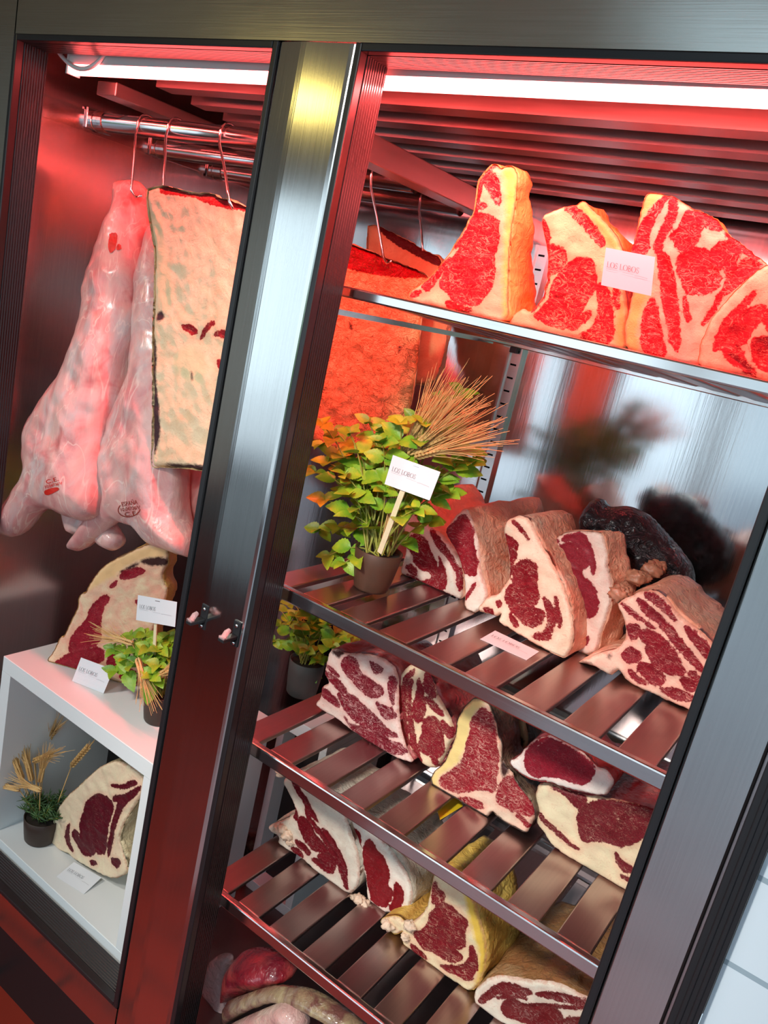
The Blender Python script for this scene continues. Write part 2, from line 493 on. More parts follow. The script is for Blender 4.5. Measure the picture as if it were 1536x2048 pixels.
# ------------------------------------------------------------------ meat builders
def cut(name, label, o, out, y=None, yaw=0.0, pitch=0.0, P0=None, depth=0.2, top=None, lean=(), rind=(), dark=(),
        veins=(), knobs=(), face=None, skin=None, shrink=0.92, drift=(0, 0), lump=0.009, cat='meat', g=0.0034,
        group='cuts of beef in the cold cabinet', roundr=0.007, zrest=None, bone=None, relief=1.0):
    """a block of meat: sawn face traced in its own plane, fat cover swept back from its rim"""
    if P0 is None:
        u, v = crop(o, [out[0]])[0]
        P0 = onY(u, v, y)
    pl = Plane(P0, yaw, pitch)
    P = poly(pl, o, out, 1)
    if area2(P) < 0:
        P = P[::-1]
    if zrest is not None:                      # nothing of the block dips below what it rests on
        lim = (zrest - pl.P0[2]) / pl.e2[2]
        P[:, 1] = np.maximum(P[:, 1], lim + 0.0005)
    P = resample(P, 0.0042)
    cen = P.mean(0)
    for k in range(len(P)):
        a, b = P[k]
        jj = 0.0016 * noise.noise(Vector((a * 90, b * 90, pl.P0[0] * 7))) + 0.0014 * noise.noise(Vector((a * 260, b * 260, pl.P0[0] * 9)))
        P[k] += (P[k] - cen) / np.linalg.norm(P[k] - cen) * jj
    if zrest is not None:
        P[:, 1] = np.maximum(P[:, 1], lim + 0.0005)
    X, fs, rim = fill(P, g)
    d = np.clip(sdist(X, P), 0, None)
    def field(polys, w=0.0):
        f = np.full(len(X), -0.05)
        for q in polys:
            f = np.maximum(f, sdist(X, poly(pl, o, q, 1)))
        return f + w
    fl, fr, fd = field(lean), field(rind), field(dark)
    for pts, wdt in veins:
        q = [pl.uv(*c) for c in crop(o, pts)]
        fl = np.minimum(fl, ldist(X, q) - wdt)
    off = -roundr * (1 - np.sqrt(np.clip(1 - (1 - np.clip(d / roundr, 0, 1)) ** 2, 0, 1)))
    off = off - 0.0016 * np.clip(fl / 0.003, 0, 1) * (d > 0.003)
    V = [pl.pt(a, b, t) for (a, b), t in zip(X, off)]
    V = [v + pl.n * (0.0022 * nz(v, 55) + 0.004 * nz(v, 14)) * relief * min(1, dd / 0.006) for v, dd in zip(V, d)]
    base = np.array([pl.pt(P[:, 0].mean(), P[:, 1].min())[0], pl.pt(P[:, 0].mean(), P[:, 1].min())[1],
                     pl.pt(0, P[:, 1].min())[2]])
    t = thing(name, label, cat, base, group)
    fo = mesh('cut_face', V, fs, face, t)
    attr(fo.data, 'lean', fl)
    attr(fo.data, 'rind', fr)
    attr(fo.data, 'dark', fd)
    attr(fo.data, 'rim', d)
    # fat cover
    n = len(P)
    top = depth if top is None else top
    lo, hi = P[:, 1].min(), P[:, 1].max()
    c = np.array([P[:, 0].mean(), P[:, 1].min() + 0.35 * (hi - lo)])
    rimv = [V[i] for i in rim]
    prof = [0.0, 0.03, 0.12, 0.25, 0.4, 0.55, 0.7, 0.84, 0.95, 1.0]
    vs = list(rimv)
    for q in prof[1:]:
        for k in range(n):
            a, b = P[k]
            h = (b - lo) / (hi - lo + 1e-9)
            D = depth * (1 - h) + top * h
            D *= 1 + 0.12 * noise.noise(Vector((a * 9, b * 9, 3.1)))
            sc = 1 - (1 - shrink) * q ** 1.4
            if q > 0.9:
                sc *= 1 - 0.16 * ((q - 0.9) / 0.1) ** 2
            bulge = 1 + 0.0
            w = pl.P0 + pl.e1 * (c[0] + (a - c[0]) * sc + drift[0] * q) + np.array([0, 0, 1.0]) * 0
            w = w + pl.e2 * (c[1] + (b - c[1]) * sc * bulge + drift[1] * q) + pl.back * (D * q)
            w = w + np.array([nz(w, 22, 5), nz(w, 22, 9) * 0.4, nz(w, 22, 13)]) * lump * min(1, q * 3.0)
            w = w + np.array([nz(w, 70, 5), nz(w, 70, 9) * 0.4, nz(w, 70, 13)]) * lump * 0.35 * min(1, q * 3.0)
            if zrest is not None:
                w[2] = max(w[2], zrest + 0.0005)
            vs.append(w)
    F = []
    for r in range(len(prof) - 1):
        for k in range(n):
            k2 = (k + 1) % n
            F.append((r * n + k, (r + 1) * n + k, (r + 1) * n + k2, r * n + k2))
    m = (len(prof) - 1) * n
    X2, fs2, rim2 = fill(P, 0.03)
    mp = {}
    for k in range(n):
        mp[rim2[k]] = m + k
    for i in range(len(X2)):
        if i not in mp:
            a, b = X2[i]
            h = (b - lo) / (hi - lo + 1e-9)
            D = depth * (1 - h) + top * h
            w = pl.P0 + pl.e1 * (c[0] + (a - c[0]) * shrink * .84 + drift[0]) + pl.e2 * (c[1] + (b - c[1]) * shrink * .84 + drift[1]) + pl.back * (D + 0.004)
            mp[i] = len(vs)
            vs.append(w)
    F += [tuple(mp[i] for i in reversed(f)) for f in fs2]
    mesh('fat_cover', vs, F, skin, t)
    for (u, v, dy, r) in knobs:
        uu, vv = crop(o, [(u, v)])[0]
        p = onY(uu, vv, P0[1] + dy)
        B = MB()
        ico(B, p, r, squash=(1.1, 1.0, 0.8), nl=14, amp=0.42, fq=1.9)
        B.build('bone', bone or MAT['bone'], t, smooth=True)
    return t, pl

def ico(B, c, r, seed=0, squash=(1, 1, 1), nl=8, amp=0.25, fq=1.7):
    vs, fs = [], []
    m = nl * 2
    for i in range(nl + 1):
        th = math.pi * i / nl
        for k in range(m):
            ph = 2 * math.pi * k / m
            q = np.array([math.sin(th) * math.cos(ph), math.sin(th) * math.sin(ph), math.cos(th)])
            rr = r * (1 + amp * noise.fractal(Vector(q * fq) + Vector((c[0] * 40 + seed, c[1] * 40, c[2] * 40)), 0.8, 2.2, 4))
            vs.append(np.array(c) + q * rr * np.array(squash))
    for i in range(nl):
        for k in range(m):
            k2 = (k + 1) % m
            fs.append((i * m + k, (i + 1) * m + k, (i + 1) * m + k2, i * m + k2))
    B.add(vs, fs)

def inflate(name, chunks, mat, parent, T=0.06, R=0.08, g=0.008, lump=0.004, ls=12, back=1.0, zmin=None, seed=0):
    """rounded body from outlines: each chunk = (plane, outline(plane coords), thickness, roll-off)"""
    allv, allf, keep = [], [], []
    for (pl, P, T_, R_) in chunks:
        P = np.array(P, float)
        if area2(P) < 0:
            P = P[::-1]
        P = resample(P, g * 0.9)
        X, fs, rim = fill(P, g)
        d = np.clip(sdist(X, P), 0, None)
        tt = T_ * np.sqrt(np.clip(1 - (1 - np.clip(d / R_, 0, 1)) ** 2, 0, 1))
        rs = set(rim)
        k0 = len(allv)
        front = []
        for i, (a, b) in enumerate(X):
            p = pl.pt(a, b)
            e = 0 if i in rs else 1
            q = p + pl.n * (tt[i] + e * min(1, d[i] / 0.02) * (lump * nz(p, ls, seed) + lump * 0.4 * nz(p, ls * 3, seed)))
            allv.append(q)
            front.append(q)
        mp = {}
        for i, (a, b) in enumerate(X):
            if i in rs:
                mp[i] = k0 + i
            else:
                mp[i] = len(allv)
                allv.append(pl.pt(a, b) - pl.n * tt[i] * back)
        allf += [tuple(k0 + i for i in f) for f in fs]
        allf += [tuple(mp[i] for i in reversed(f)) for f in fs]
        keep.append((pl, X, np.array(front)))
    if zmin is not None:
        for p in allv:
            p[2] = max(p[2], zmin)
    return mesh(name, allv, allf, mat, parent), keep

class Front:
    """front surface of an inflated body, found along the sight line through a photo point"""
    def __init__(s, keep):
        s.pl, s.X, s.F = keep
        s.h = (s.F - s.pl.P0) @ s.pl.n
    def at(s, u, v, off=0.0):
        h = 0.02
        for _ in range(6):
            p2 = Plane(s.pl.P0 + s.pl.n * h)
            p2.e1, p2.e2, p2.n = s.pl.e1, s.pl.e2, s.pl.n
            a, b = p2.uv(u, v)
            d2 = (s.X[:, 0] - a) ** 2 + (s.X[:, 1] - b) ** 2
            i = np.argpartition(d2, 6)[:6]
            w = 1 / (d2[i] + 1e-7)
            h = float((s.h[i] * w).sum() / w.sum())
        return s.pl.pt(a, b, h + off)
def letters(name, text, front, o, d, hpx, mat, parent, off=0.0012, width=None):
    """built-in face laid on a front surface; o = left baseline point, d = right baseline point (photo points)"""
    cu = bpy.data.curves.new('tmp_text', 'FONT')
    cu.body = text
    cu.size = 1.0
    tmp = bpy.data.objects.new('tmp_text', cu)
    S.collection.objects.link(tmp)
    dg = bpy.context.evaluated_depsgraph_get()
    me = tmp.evaluated_get(dg).to_mesh()
    vs = [(v.co.x, v.co.y) for v in me.vertices]
    fs = [tuple(p.vertices) for p in me.polygons]
    tmp.evaluated_get(dg).to_mesh_clear()
    bpy.data.objects.remove(tmp)
    W = max(v[0] for v in vs)
    o, d = np.array(o, float), np.array(d, float)
    ex = (d - o) / W
    ey = np.array([ex[1], -ex[0]]) / np.linalg.norm(ex) * hpx / 0.72
    return mesh(name, [front.at(*(o + ex * x + ey * y), off) for (x, y) in vs], fs, mat, parent, False)

# roman capitals for the cards, as contrast strokes (unit height)
def strokes(ch):
    if ch == 'L':
        return [([(0.12, 0), (0.12, 1)], .075), ([(0, 1), (.26, 1)], .025), ([(0, 0), (.55, 0)], .03), ([(.55, -.01), (.58, .2)], .03)], .66
    if ch == 'O':
        P = [(.42 + .40 * math.cos(t), .5 + .51 * math.sin(t)) for t in np.linspace(0, 2 * math.pi, 29)]
        return [(P, 'O')], .95
    if ch == 'S':
        P = [(.46, .82), (.36, .98), (.2, 1), (.06, .86), (.09, .68), (.26, .52), (.42, .38), (.45, .18), (.32, .01), (.14, .0), (.02, .18)]
        return [(P, .055), ([(.46, .78), (.47, 1.0)], .02), ([(.02, .0), (.02, .22)], .02)], .62
    if ch == 'B':
        P1 = [(.12, 1)] + [(.26 + .2 * math.cos(t), .76 + .24 * math.sin(t)) for t in np.linspace(math.pi / 2, -math.pi / 2, 9)] + [(.12, .52)]
        P2 = [(.12, .52)] + [(.28 + .26 * math.cos(t), .26 + .26 * math.sin(t)) for t in np.linspace(math.pi / 2, -math.pi / 2, 9)] + [(.12, 0)]
        return [([(.12, 0), (.12, 1)], .075), (P1, .05), (P2, .055), ([(0, 1), (.2, 1)], .025), ([(0, 0), (.2, 0)], .025)], .68
    return [], .34
def ribbon(B, f, pts, w):
    vs = []
    pts = [np.array(p, float) for p in pts]
    for i, p in enumerate(pts):
        t = pts[min(i + 1, len(pts) - 1)] - pts[max(i - 1, 0)]
        t /= np.linalg.norm(t) + 1e-9
        nn = np.array([-t[1], t[0]])
        ww = (0.022 + 0.075 * abs(t[1]) ** 1.5) if w == 'O' else w
        vs += [f(*(p + nn * ww * .5)), f(*(p - nn * ww * .5))]
    B.add(vs, [(2 * i, 2 * i + 1, 2 * i + 3, 2 * i + 2) for i in range(len(pts) - 1)])

def card(name, label, c, stick=None, curl=0.0, group='cards with the shop name', dim=1.0):
    """c = four corners TL, TR, BR, BL in space"""
    TL, TR, BR, BL = (np.array(q, float) for q in c)
    ex = ((TR - TL) + (BR - BL)) / 2
    ey = ((TL - BL) + (TR - BR)) / 2
    wd_, ht_ = np.linalg.norm(ex), np.linalg.norm(ey)
    nrm = np.cross(ex, ey)
    nrm /= np.linalg.norm(nrm)
    if nrm[1] > 0.3 or (abs(nrm[1]) < 0.3 and nrm[2] < 0):
        nrm = -nrm
    def f(x, y, o=0.0):            # x,y in 0..1, y up
        p = BL + (BR - BL) * x + (TL - BL) * y + ((TR - TL) - (BR - BL)) * x * y
        return p + nrm * (o + curl * (x - .5) ** 2)
    t = thing(name, label, 'card', (BL + BR) / 2, group)
    B = MB()
    nx, ny = 10, 6
    vs, fs = [], []
    m = nx + 1
    for s_ in (0.0, -0.0005):
        for j in range(ny + 1):
            vs += [f(i / nx, j / ny, s_) for i in range(m)]
    k = m * (ny + 1)
    for j in range(ny):
        for i in range(nx):
            q = j * m + i
            fs.append((q, q + 1, q + m + 1, q + m))
            fs.append((k + q, k + q + m, k + q + m + 1, k + q + 1))
    rimi = list(range(nx)) + [j * m + nx for j in range(ny)] + [ny * m + i for i in range(nx, 0, -1)] + [j * m for j in range(ny, 0, -1)]
    for i, q in enumerate(rimi):
        r = rimi[(i + 1) % len(rimi)]
        fs.append((q, k + q, k + r, r))
    B.add(vs, fs).build('card_sheet', MAT['card'], t)
    T = MB()
    hh = 0.145
    asp = ht_ / wd_
    x = 0.07
    for ch in 'LOS LOBOS':
        sk, adv = strokes(ch)
        for P, w in sk:
            ribbon(T, lambda a, b, x=x: f(x + a * hh * asp, 0.50 + b * hh, 0.0007), P, w)
        x += adv * hh * asp
    T.build('lettering', MAT['ink'], t)
    U = MB()
    ribbon(U, lambda a, b: f(a, b, 0.0007), [(.07, .455), (.30, .455)], .008)
    ribbon(U, lambda a, b: f(a, b, 0.0007), [(.40, .445), (.62, .435)], .006)
    ribbon(U, lambda a, b: f(a, b, 0.0007), [(.64, .42), (.72, .43), (.82, .425), (.9, .415)], .012)
    U.build('script_line', MAT['ink_pale'], t)
    if stick is not None:
        a, b, w = stick
        a, b = np.array(a), np.array(b)
        dr = (a - b) / np.linalg.norm(a - b)
        sx = np.cross(dr, nrm)
        K = MB()
        K.obox((a + b) / 2 - nrm * 0.0018, sx * w / 2, nrm * 0.0011, (a - b) / 2)
        K.build('wooden_stick', MAT['wood'], t)
        G = MB()
        ribbon(G, lambda p, q: f(p, q, 0.0006), [(.46, .90), (.58, .90)], .02)
        G.build('staple', MAT['chrome'], t)
    return t

# ------------------------------------------------------------------ plants
def leaf(B, base, d, up, ln, wd, fold=0.25, droop=0.3, ser=True, nseg=14):
    base, d, up = (np.array(q, float) for q in (base, d, up))
    d /= np.linalg.norm(d) + 1e-9
    side = np.cross(d, up); side /= np.linalg.norm(side) + 1e-9
    up = np.cross(side, d)
    vs, fs = [], []
    for i in range(nseg + 1):
        t = i / nseg
        w = wd * (math.sin(math.pi * min(1, t ** 0.72)) ** 0.85) * (1 + (0.13 if (i % 2 and ser) else 0))
        c = base + d * ln * t - up * droop * ln * t * t
        lift = up * fold * w
        vs += [c - side * w + lift, c - side * w * .5 + lift * .28 + up * .0012 * (i % 2), c, c + side * w * .5 + lift * .28 + up * .0012 * (i % 2), c + side * w + lift]
    for i in range(nseg):
        for j in range(4):
            a = i * 5 + j
            fs.append((a, a + 1, a + 6, a + 5))
    B.add(vs, fs)
def mint(t, root, tips, rnd, r_root=0.02, lw=(0.036, 0.052), stem_from=0.25):
    St, Lf = MB(), MB()
    root = np.array(root)
    for tip in tips:
        tip = np.array(tip, float)
        s = root + np.array([rnd.uniform(-1, 1) * r_root, rnd.uniform(-1, 1) * r_root, 0])
        mid = s * 0.55 + tip * 0.45 + np.array([0, 0, 0.30 * np.linalg.norm(tip - s)])
        pts = bez(s, mid, tip, 9)
        St.tube(pts, [0.0019 - 0.0009 * i / 8 for i in range(9)], 6)
        ln = np.linalg.norm(tip - s)
        k = max(2, int(ln / 0.06))
        for q in range(k):
            f = stem_from + (1 - stem_from) * (q + 1) / k
            i = min(7, int(f * 8))
            p = pts[i] + (pts[min(8, i + 1)] - pts[i]) * (f * 8 - i)
            tan = pts[min(8, i + 1)] - pts[i]
            tan /= np.linalg.norm(tan) + 1e-9
            a0 = rnd.uniform(0, math.pi)
            pairs = ((0, math.pi) if q < k - 1 else (0, math.pi, math.pi / 2, 3 * math.pi / 2))
            for da in pairs:
                a = a0 + da
                dr = np.array([math.cos(a), math.sin(a) - 0.25, rnd.uniform(-.15, .45)]) + tan * 0.35
                L_ = rnd.uniform(*lw) * (0.72 if q == k - 1 else 1)
                leaf(Lf, p, dr, np.array([rnd.uniform(-.4, .4), -0.75 + rnd.uniform(-.4, .4), 0.8]), L_, L_ * rnd.uniform(.29, .38), rnd.uniform(.1, .4), rnd.uniform(.1, .5))
    St.build('stem', MAT['mint_stem'], t, True)
    Lf.build('foliage', MAT['mint'], t, True)
def pot(t, c, r_top, r_bot, h, mat, soil=0.015):
    B = MB()
    w = 0.003
    B.lathe(c, [(0.0, 0), (r_bot * .93, 0), (r_bot, .004), (r_bot + (r_top - r_bot) * .35, h * .3), (r_bot + (r_top - r_bot) * .72, h * .65), (r_top, h * .985), (r_top - w * .4, h), (r_top - w, h * .985), (r_top - w * 1.6, h - soil), (0, h - soil)], 48)
    B.build('pot', mat, t, True)
    Q = MB()
    n = 36
    vs = [np.array(c) + np.array([0, 0, h - soil + .005])]
    for rr in (.35, .7, .97):
        for k in range(n):
            p = np.array(c) + np.array([(r_top - w * 1.6) * rr * math.cos(2 * math.pi * k / n), (r_top - w * 1.6) * rr * math.sin(2 * math.pi * k / n), h - soil + .004])
            p[2] += 0.004 * nz(p, 120)
            vs.append(p)
    fs = [(0, 1 + k, 1 + (k + 1) % n) for k in range(n)]
    for q in range(2):
        for k in range(n):
            fs.append((1 + q * n + k, 1 + (q + 1) * n + k, 1 + (q + 1) * n + (k + 1) % n, 1 + q * n + (k + 1) % n))
    Q.add(vs, fs).build('soil', MAT['soil'], t, True)

def ear(name, label, foot, neck, tip, rnd, awn=0.11, spread=0.22, group=None, n_awn=34, sag=0.0):
    """one bearded wheat ear: stalk foot->neck, grain head neck->tip, awns beyond"""
    foot, neck, tip = (np.array(q, float) for q in (foot, neck, tip))
    t = thing(name, label, 'wheat', foot, group)
    MB().tube(bez(foot, (foot + neck) / 2 + np.array([0, 0, sag]), neck, 7), 0.0013, 6).build('stalk', MAT['straw'], t, True)
    d = tip - neck
    ln = np.linalg.norm(d); d /= ln
    a = np.cross(d, [0, 1, 0.3]); a /= np.linalg.norm(a)
    b = np.cross(d, a)
    G, A = MB(), MB()
    m = 9
    for i in range(m):
        f = (i + .3) / m
        c = neck + d * ln * f
        for s_ in (-1, 1):
            for w in (a, b):
                o = w * s_ * 0.0045
                R = (d * 0.9 + w * s_ * .35); R /= np.linalg.norm(R)
                G.tube([c + o - R * .005, c + o, c + o + R * .004, c + o + R * .009], [.0008, .0030, .0026, .0006], 6)
    for i in range(n_awn):
        f = rnd.uniform(0.05, 1)
        p = neck + d * ln * f
        th = rnd.uniform(0, 2 * math.pi)
        w = a * math.cos(th) + b * math.sin(th)
        L_ = awn * rnd.uniform(.75, 1.15)
        e = p + d * L_ + w * L_ * spread * rnd.uniform(.3, 1.4)
        A.tube(bez(p + w * .003, p + d * L_ * .5 + w * L_ * spread * .35, e, 4), [.0009, .0008, .0006, .0004], 4, False)
    G.build('grain_head', MAT['grain'], t, True)
    A.build('awns', MAT['straw'], t, True)
    return t
# ------------------------------------------------------------------ the shop around the cabinet
FL = -0.22                  # floor level below the datum of the eye height
def tile_floor():
    m, nt, b = newmat('terracotta_tiles')
    br = N(nt, 'ShaderNodeTexBrick')
    br.inputs['Scale'].default_value = 1.0
    br.inputs['Mortar Size'].default_value = 0.010
    br.inputs['Brick Width'].default_value = 0.30
    br.inputs['Row Height'].default_value = 0.15
    br.inputs['Color1'].default_value = (0.27, 0.018, 0.006, 1)
    br.inputs['Color2'].default_value = (0.32, 0.024, 0.008, 1)
    br.inputs['Mortar'].default_value = (0.045, 0.010, 0.008, 1)
    L(nt, objco(nt, (1, 1, 1), (0, 0, math.radians(4))), br.inputs['Vector'])
    L(nt, br.outputs['Color'], b.inputs['Base Color'])
    b.inputs['Roughness'].default_value = 0.65
    return m
struct(MB().box(-5.6, -1.2, -4.3, 1.2, FL - 0.05, FL).box(-1.2, 3.0, -0.85, 1.2, FL - 0.05, FL).build('floor', tile_floor()))
def pavement():
    m, nt, b = newmat('grey_paving')
    br = N(nt, 'ShaderNodeTexBrick')
    br.inputs['Scale'].default_value = 1.0
    br.inputs['Mortar Size'].default_value = 0.012
    br.inputs['Brick Width'].default_value = 0.6
    br.inputs['Row Height'].default_value = 0.4
    br.inputs['Color1'].default_value = (0.42, 0.42, 0.46, 1)
    br.inputs['Color2'].default_value = (0.52, 0.51, 0.54, 1)
    br.inputs['Mortar'].default_value = (0.16, 0.15, 0.18, 1)
    L(nt, objco(nt), br.inputs['Vector'])
    L(nt, br.outputs['Color'], b.inputs['Base Color'])
    b.inputs['Roughness'].default_value = 0.7
    return m
struct(MB().box(-1.2, 9.0, -14.0, -0.85, FL - 0.06, FL - 0.005).box(-9.0, -1.2, -14.0, -4.3, FL - 0.06, FL - 0.005).build('floor', pavement()))
MAT['plaster'] = plain('shop_plaster', (0.46, 0.42, 0.35), 0.8, var=0.08, vscale=6)
MAT['ceil'] = plain('shop_ceiling_paint', (0.42, 0.33, 0.20), 0.8, var=0.05, vscale=4)
struct(MB().box(-5.6, -1.2, -4.3, 1.2, 2.75, 2.8).box(-1.2, 3.0, -1.6, 1.2, 2.75, 2.8).build('ceiling', MAT['ceil']))
B = MB().box(-5.6, -5.45, -4.3, -4.2, FL, 2.75).box(-1.35, -1.2, -4.3, -4.2, FL, 2.75).box(-5.45, -1.35, -4.3, -4.2, 2.35, 2.75)
struct(B.build('wall_front', MAT['plaster']))
struct(MB().box(-5.65, -5.6, -4.3, 1.2, FL, 2.75).build('wall_left', MAT['plaster']))
struct(MB().box(3.0, 3.05, -1.6, 1.2, FL, 2.75).build('wall_right', MAT['plaster']))
struct(MB().box(-5.6, 3.0, 1.2, 1.25, 0.0, 2.75).build('wall_back', MAT['plaster']))
B = MB()
for k in range(4):
    x = -5.45 + k * 1.34
    B.box(x, x + 0.05, -4.27, -4.22, FL, 2.35)
B.box(-5.45, -1.35, -4.27, -4.22, 2.30, 2.35).box(-5.45, -1.35, -4.27, -4.22, FL, 0.06)
struct(B.build('window_1', MAT['black']))
hg = MB()
rr_ = random.Random(3)
for k in range(900):
    p = (rr_.uniform(-0.6, 6.0), rr_.uniform(-10.4, -9.4), rr_.uniform(FL, 1.7))
    leaf(hg, p, (rr_.uniform(-1, 1), rr_.uniform(-1, 1), rr_.uniform(-.3, 1)), (rr_.uniform(-1, 1), 1, .5), .3, .13, .2, .3, False, 4)
MAT['hedge'] = leafmat('hedge_leaf', (0.10, 0.26, 0.03), (0.20, 0.38, 0.06))
tag(hg.build('street_hedge', MAT['hedge']), 'green clipped hedge across the street, opposite the cold cabinet', 'hedge')['kind'] = 'stuff'
ct = thing('shop_bench', 'low dark wooden bench on the tiled shop floor, facing the cold cabinet', 'bench', (-3.05, -2.6, FL))  # unseen stand-in, added so the centre post mirrors a dark band
MAT['dark_wood'] = plain('dark_stained_wood', (0.035, 0.026, 0.034), 0.45, var=0.3, vscale=8)
MB().box(-4.2, -1.9, -3.4, -1.95, FL + 0.36, FL + 0.42).build('seat_board', MAT['dark_wood'], ct, bevel=0.004)
for (x, y) in ((-4.15, -3.35), (-1.95, -3.35), (-4.15, -2.0), (-1.95, -2.0)):
    MB().box(x - 0.04, x + 0.04, y - 0.04, y + 0.04, FL, FL + 0.36).build('leg', MAT['dark_wood'], ct)

# ------------------------------------------------------------------ refrigerated cabinet
XL, XR, YB = -1.78, -0.058, 0.80
FZ = Z(-1.56)
cab = thing('refrigerated_cabinet', 'large stainless steel walk-up cold cabinet with two black framed door openings, built into the wall', 'refrigerator', (-0.9, 0.0, FL))
MB().box(-1.7035, 0.30, -0.002, 0.03, Z(0.346), Z(1.05)).build('fascia_panel', MAT['front'], cab)
MB().box(-2.45, -1.7075, -0.002, 0.03, FL, Z(1.05)).build('side_panel', MAT['front'], cab)
pp = [(-0.982, 0.03), (-0.982, -0.001), (-0.978, -0.003), (-0.936, -0.0062), (-0.925, -0.0065), (-0.842, -0.0045), (-0.836, -0.003), (-0.832, -0.001), (-0.832, 0.03)]
vs = [(x, y, z) for z in (Z(-1.645), Z(0.3435)) for (x, y) in pp]
n = len(pp)
MB().add(vs, [(k, (k + 1) % n, n + (k + 1) % n, n + k) for k in range(n)] + [tuple(reversed(range(n))), tuple(n + k for k in range(n))]).build('centre_post', MAT['post'], cab)
MB().box(-0.1055, -0.022, -0.002, 0.03, Z(-1.645), Z(0.3435)).build('right_post', MAT['post'], cab, bevel=0.004)
B = MB().box(-1.7035, -0.9845, -0.002, 0.03, Z(-1.645), Z(-1.556)).box(-0.8295, -0.108, -0.002, 0.03, Z(-1.645), Z(-1.556))
B.build('sill', MAT['post'], cab)
MB().box(-1.70, 0.0, 0.05, 0.06, FL, Z(-1.645)).build('toe_kick', MAT['black'], cab)
def frame(x0, x1):
    z0, z1, w, d = Z(-1.553), Z(0.345), 0.0115, 0.064
    f = MB().box(x0, x0 + w, -0.006, 0.012, z0, z1).box(x1 - w, x1, -0.006, 0.012, z0, z1)
    f.box(x0 + w, x1 - w, -0.006, 0.012, z1 - w, z1).box(x0 + w, x1 - w, -0.006, 0.012, z0, z0 + w)
    o = f.build('door_frame', MAT['black'], cab, bevel=0.002)
    j = MB().box(x0 + 0.002, x0 + w, 0.012, d, z0, z1).box(x1 - w, x1 - 0.002, 0.012, d, z0, z1)
    j.box(x0 + w, x1 - w, 0.012, d, z1 - w, z1).box(x0 + w, x1 - w, 0.012, d, z0, z0 + w)
    k = j.build('jamb', MAT['jamb'], o)
frame(-1.7025, -0.9835)
frame(-0.8315, -0.106)
MB().box(-0.0185, 0.0145, -0.016, 0.03, Z(-1.645), Z(0.345)).box(-0.010, -0.004, -0.019, -0.016, Z(-1.645), Z(0.345)).box(0.002, 0.008, -0.019, -0.016, Z(-1.645), Z(0.345)).build('hinge_gasket', MAT['black'], cab, bevel=0.002)
MB().box(XL - 0.04, XL, 0.03, YB + 0.04, FZ - 0.02, Z(0.44)).build('interior_side_panel', MAT['inner'], cab)
MB().box(XR, XR + 0.04, 0.03, YB + 0.04, FZ - 0.02, Z(0.44)).build('interior_side_panel', MAT['inner'], cab)
MB().box(XL, XR, YB, YB + 0.04, FZ - 0.02, Z(0.44)).build('interior_back_panel', MAT['back'], cab)
MAT['base'] = steel('dull_base_steel', (0.16, 0.12, 0.12), 0.45, (8, 120, 120), 0.1)
MB().box(XL, XR, 0.03, YB, FZ - 0.02, FZ).build('interior_base', MAT['base'], cab)
MB().box(XL, XR, 0.03, YB, Z(0.42), Z(0.44)).build('interior_top', MAT['inner'], cab)
# louvred evaporator cover
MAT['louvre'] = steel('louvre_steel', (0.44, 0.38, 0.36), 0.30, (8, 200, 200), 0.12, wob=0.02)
for k in range(6):
    y0 = 0.205 + 0.098 * k
    zb = Z(0.322 - 0.004 * k)
    M = MB().box(-1.52, XR - 0.002, y0, y0 + 0.003, zb, Z(0.415)).box(-1.52, XR - 0.002, y0 + 0.003, y0 + 0.044, zb, zb + 0.003)
    M.box(-1.52, XR - 0.002, y0 + 0.041, y0 + 0.044, zb + 0.003, zb + 0.018)
    M.build('louvre', MAT['louvre'], cab)
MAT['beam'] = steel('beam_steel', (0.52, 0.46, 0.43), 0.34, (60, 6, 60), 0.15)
MB().box(-1.665, -1.60, 0.168, YB, Z(0.288), Z(0.316)).build('ceiling_beam', MAT['beam'], cab, bevel=0.002)
MB().box(-0.98, -0.925, 0.13, YB, Z(0.226), Z(0.272)).build('ceiling_beam', MAT['beam'], cab, bevel=0.002)
MB().box(XL, XL + 0.004, 0.066, YB, Z(0.222), Z(0.268)).build('rail_carrier_strip', MAT['rail'], cab)
# perforated shelf upright on the back panel
B = MB()
xs = onY(1030, 713, YB - 0.012)[0]
B.box(xs - 0.018, xs - 0.0135, YB - 0.016, YB, FZ, Z(0.2)).box(xs + 0.0135, xs + 0.018, YB - 0.016, YB, FZ, Z(0.2)).box(xs - 0.0135, xs + 0.0135, YB - 0.010, YB, FZ, Z(0.2))
st = B.build('shelf_upright', MAT['rail'], cab)
def slotted():
    m, nt, b = newmat('slotted_steel')
    b.inputs['Metallic'].default_value = 1.0
    b.inputs['Roughness'].default_value = 0.25
    sp = N(nt, 'ShaderNodeSeparateXYZ')
    L(nt, objco(nt), sp.inputs[0])
    zf = math_n(nt, 'FRACT', math_n(nt, 'MULTIPLY', sp.outputs[2], 1 / 0.032))
    inx = math_n(nt, 'LESS_THAN', math_n(nt, 'ABSOLUTE', math_n(nt, 'SUBTRACT', sp.outputs[0], float(xs))), 0.008)
    k = math_n(nt, 'MULTIPLY', inx, math_n(nt, 'LESS_THAN', zf, 0.14))
    L(nt, mix(nt, k, (0.70, 0.69, 0.68), (0.01, 0.01, 0.01)), b.inputs['Base Color'])
    return m
st.data.materials.clear()
st.data.materials.append(slotted())
MB().box(xs - 0.060, xs - 0.020, YB - 0.005, YB, FZ, Z(0.2)).build('back_panel_seam', MAT['rail'], cab)
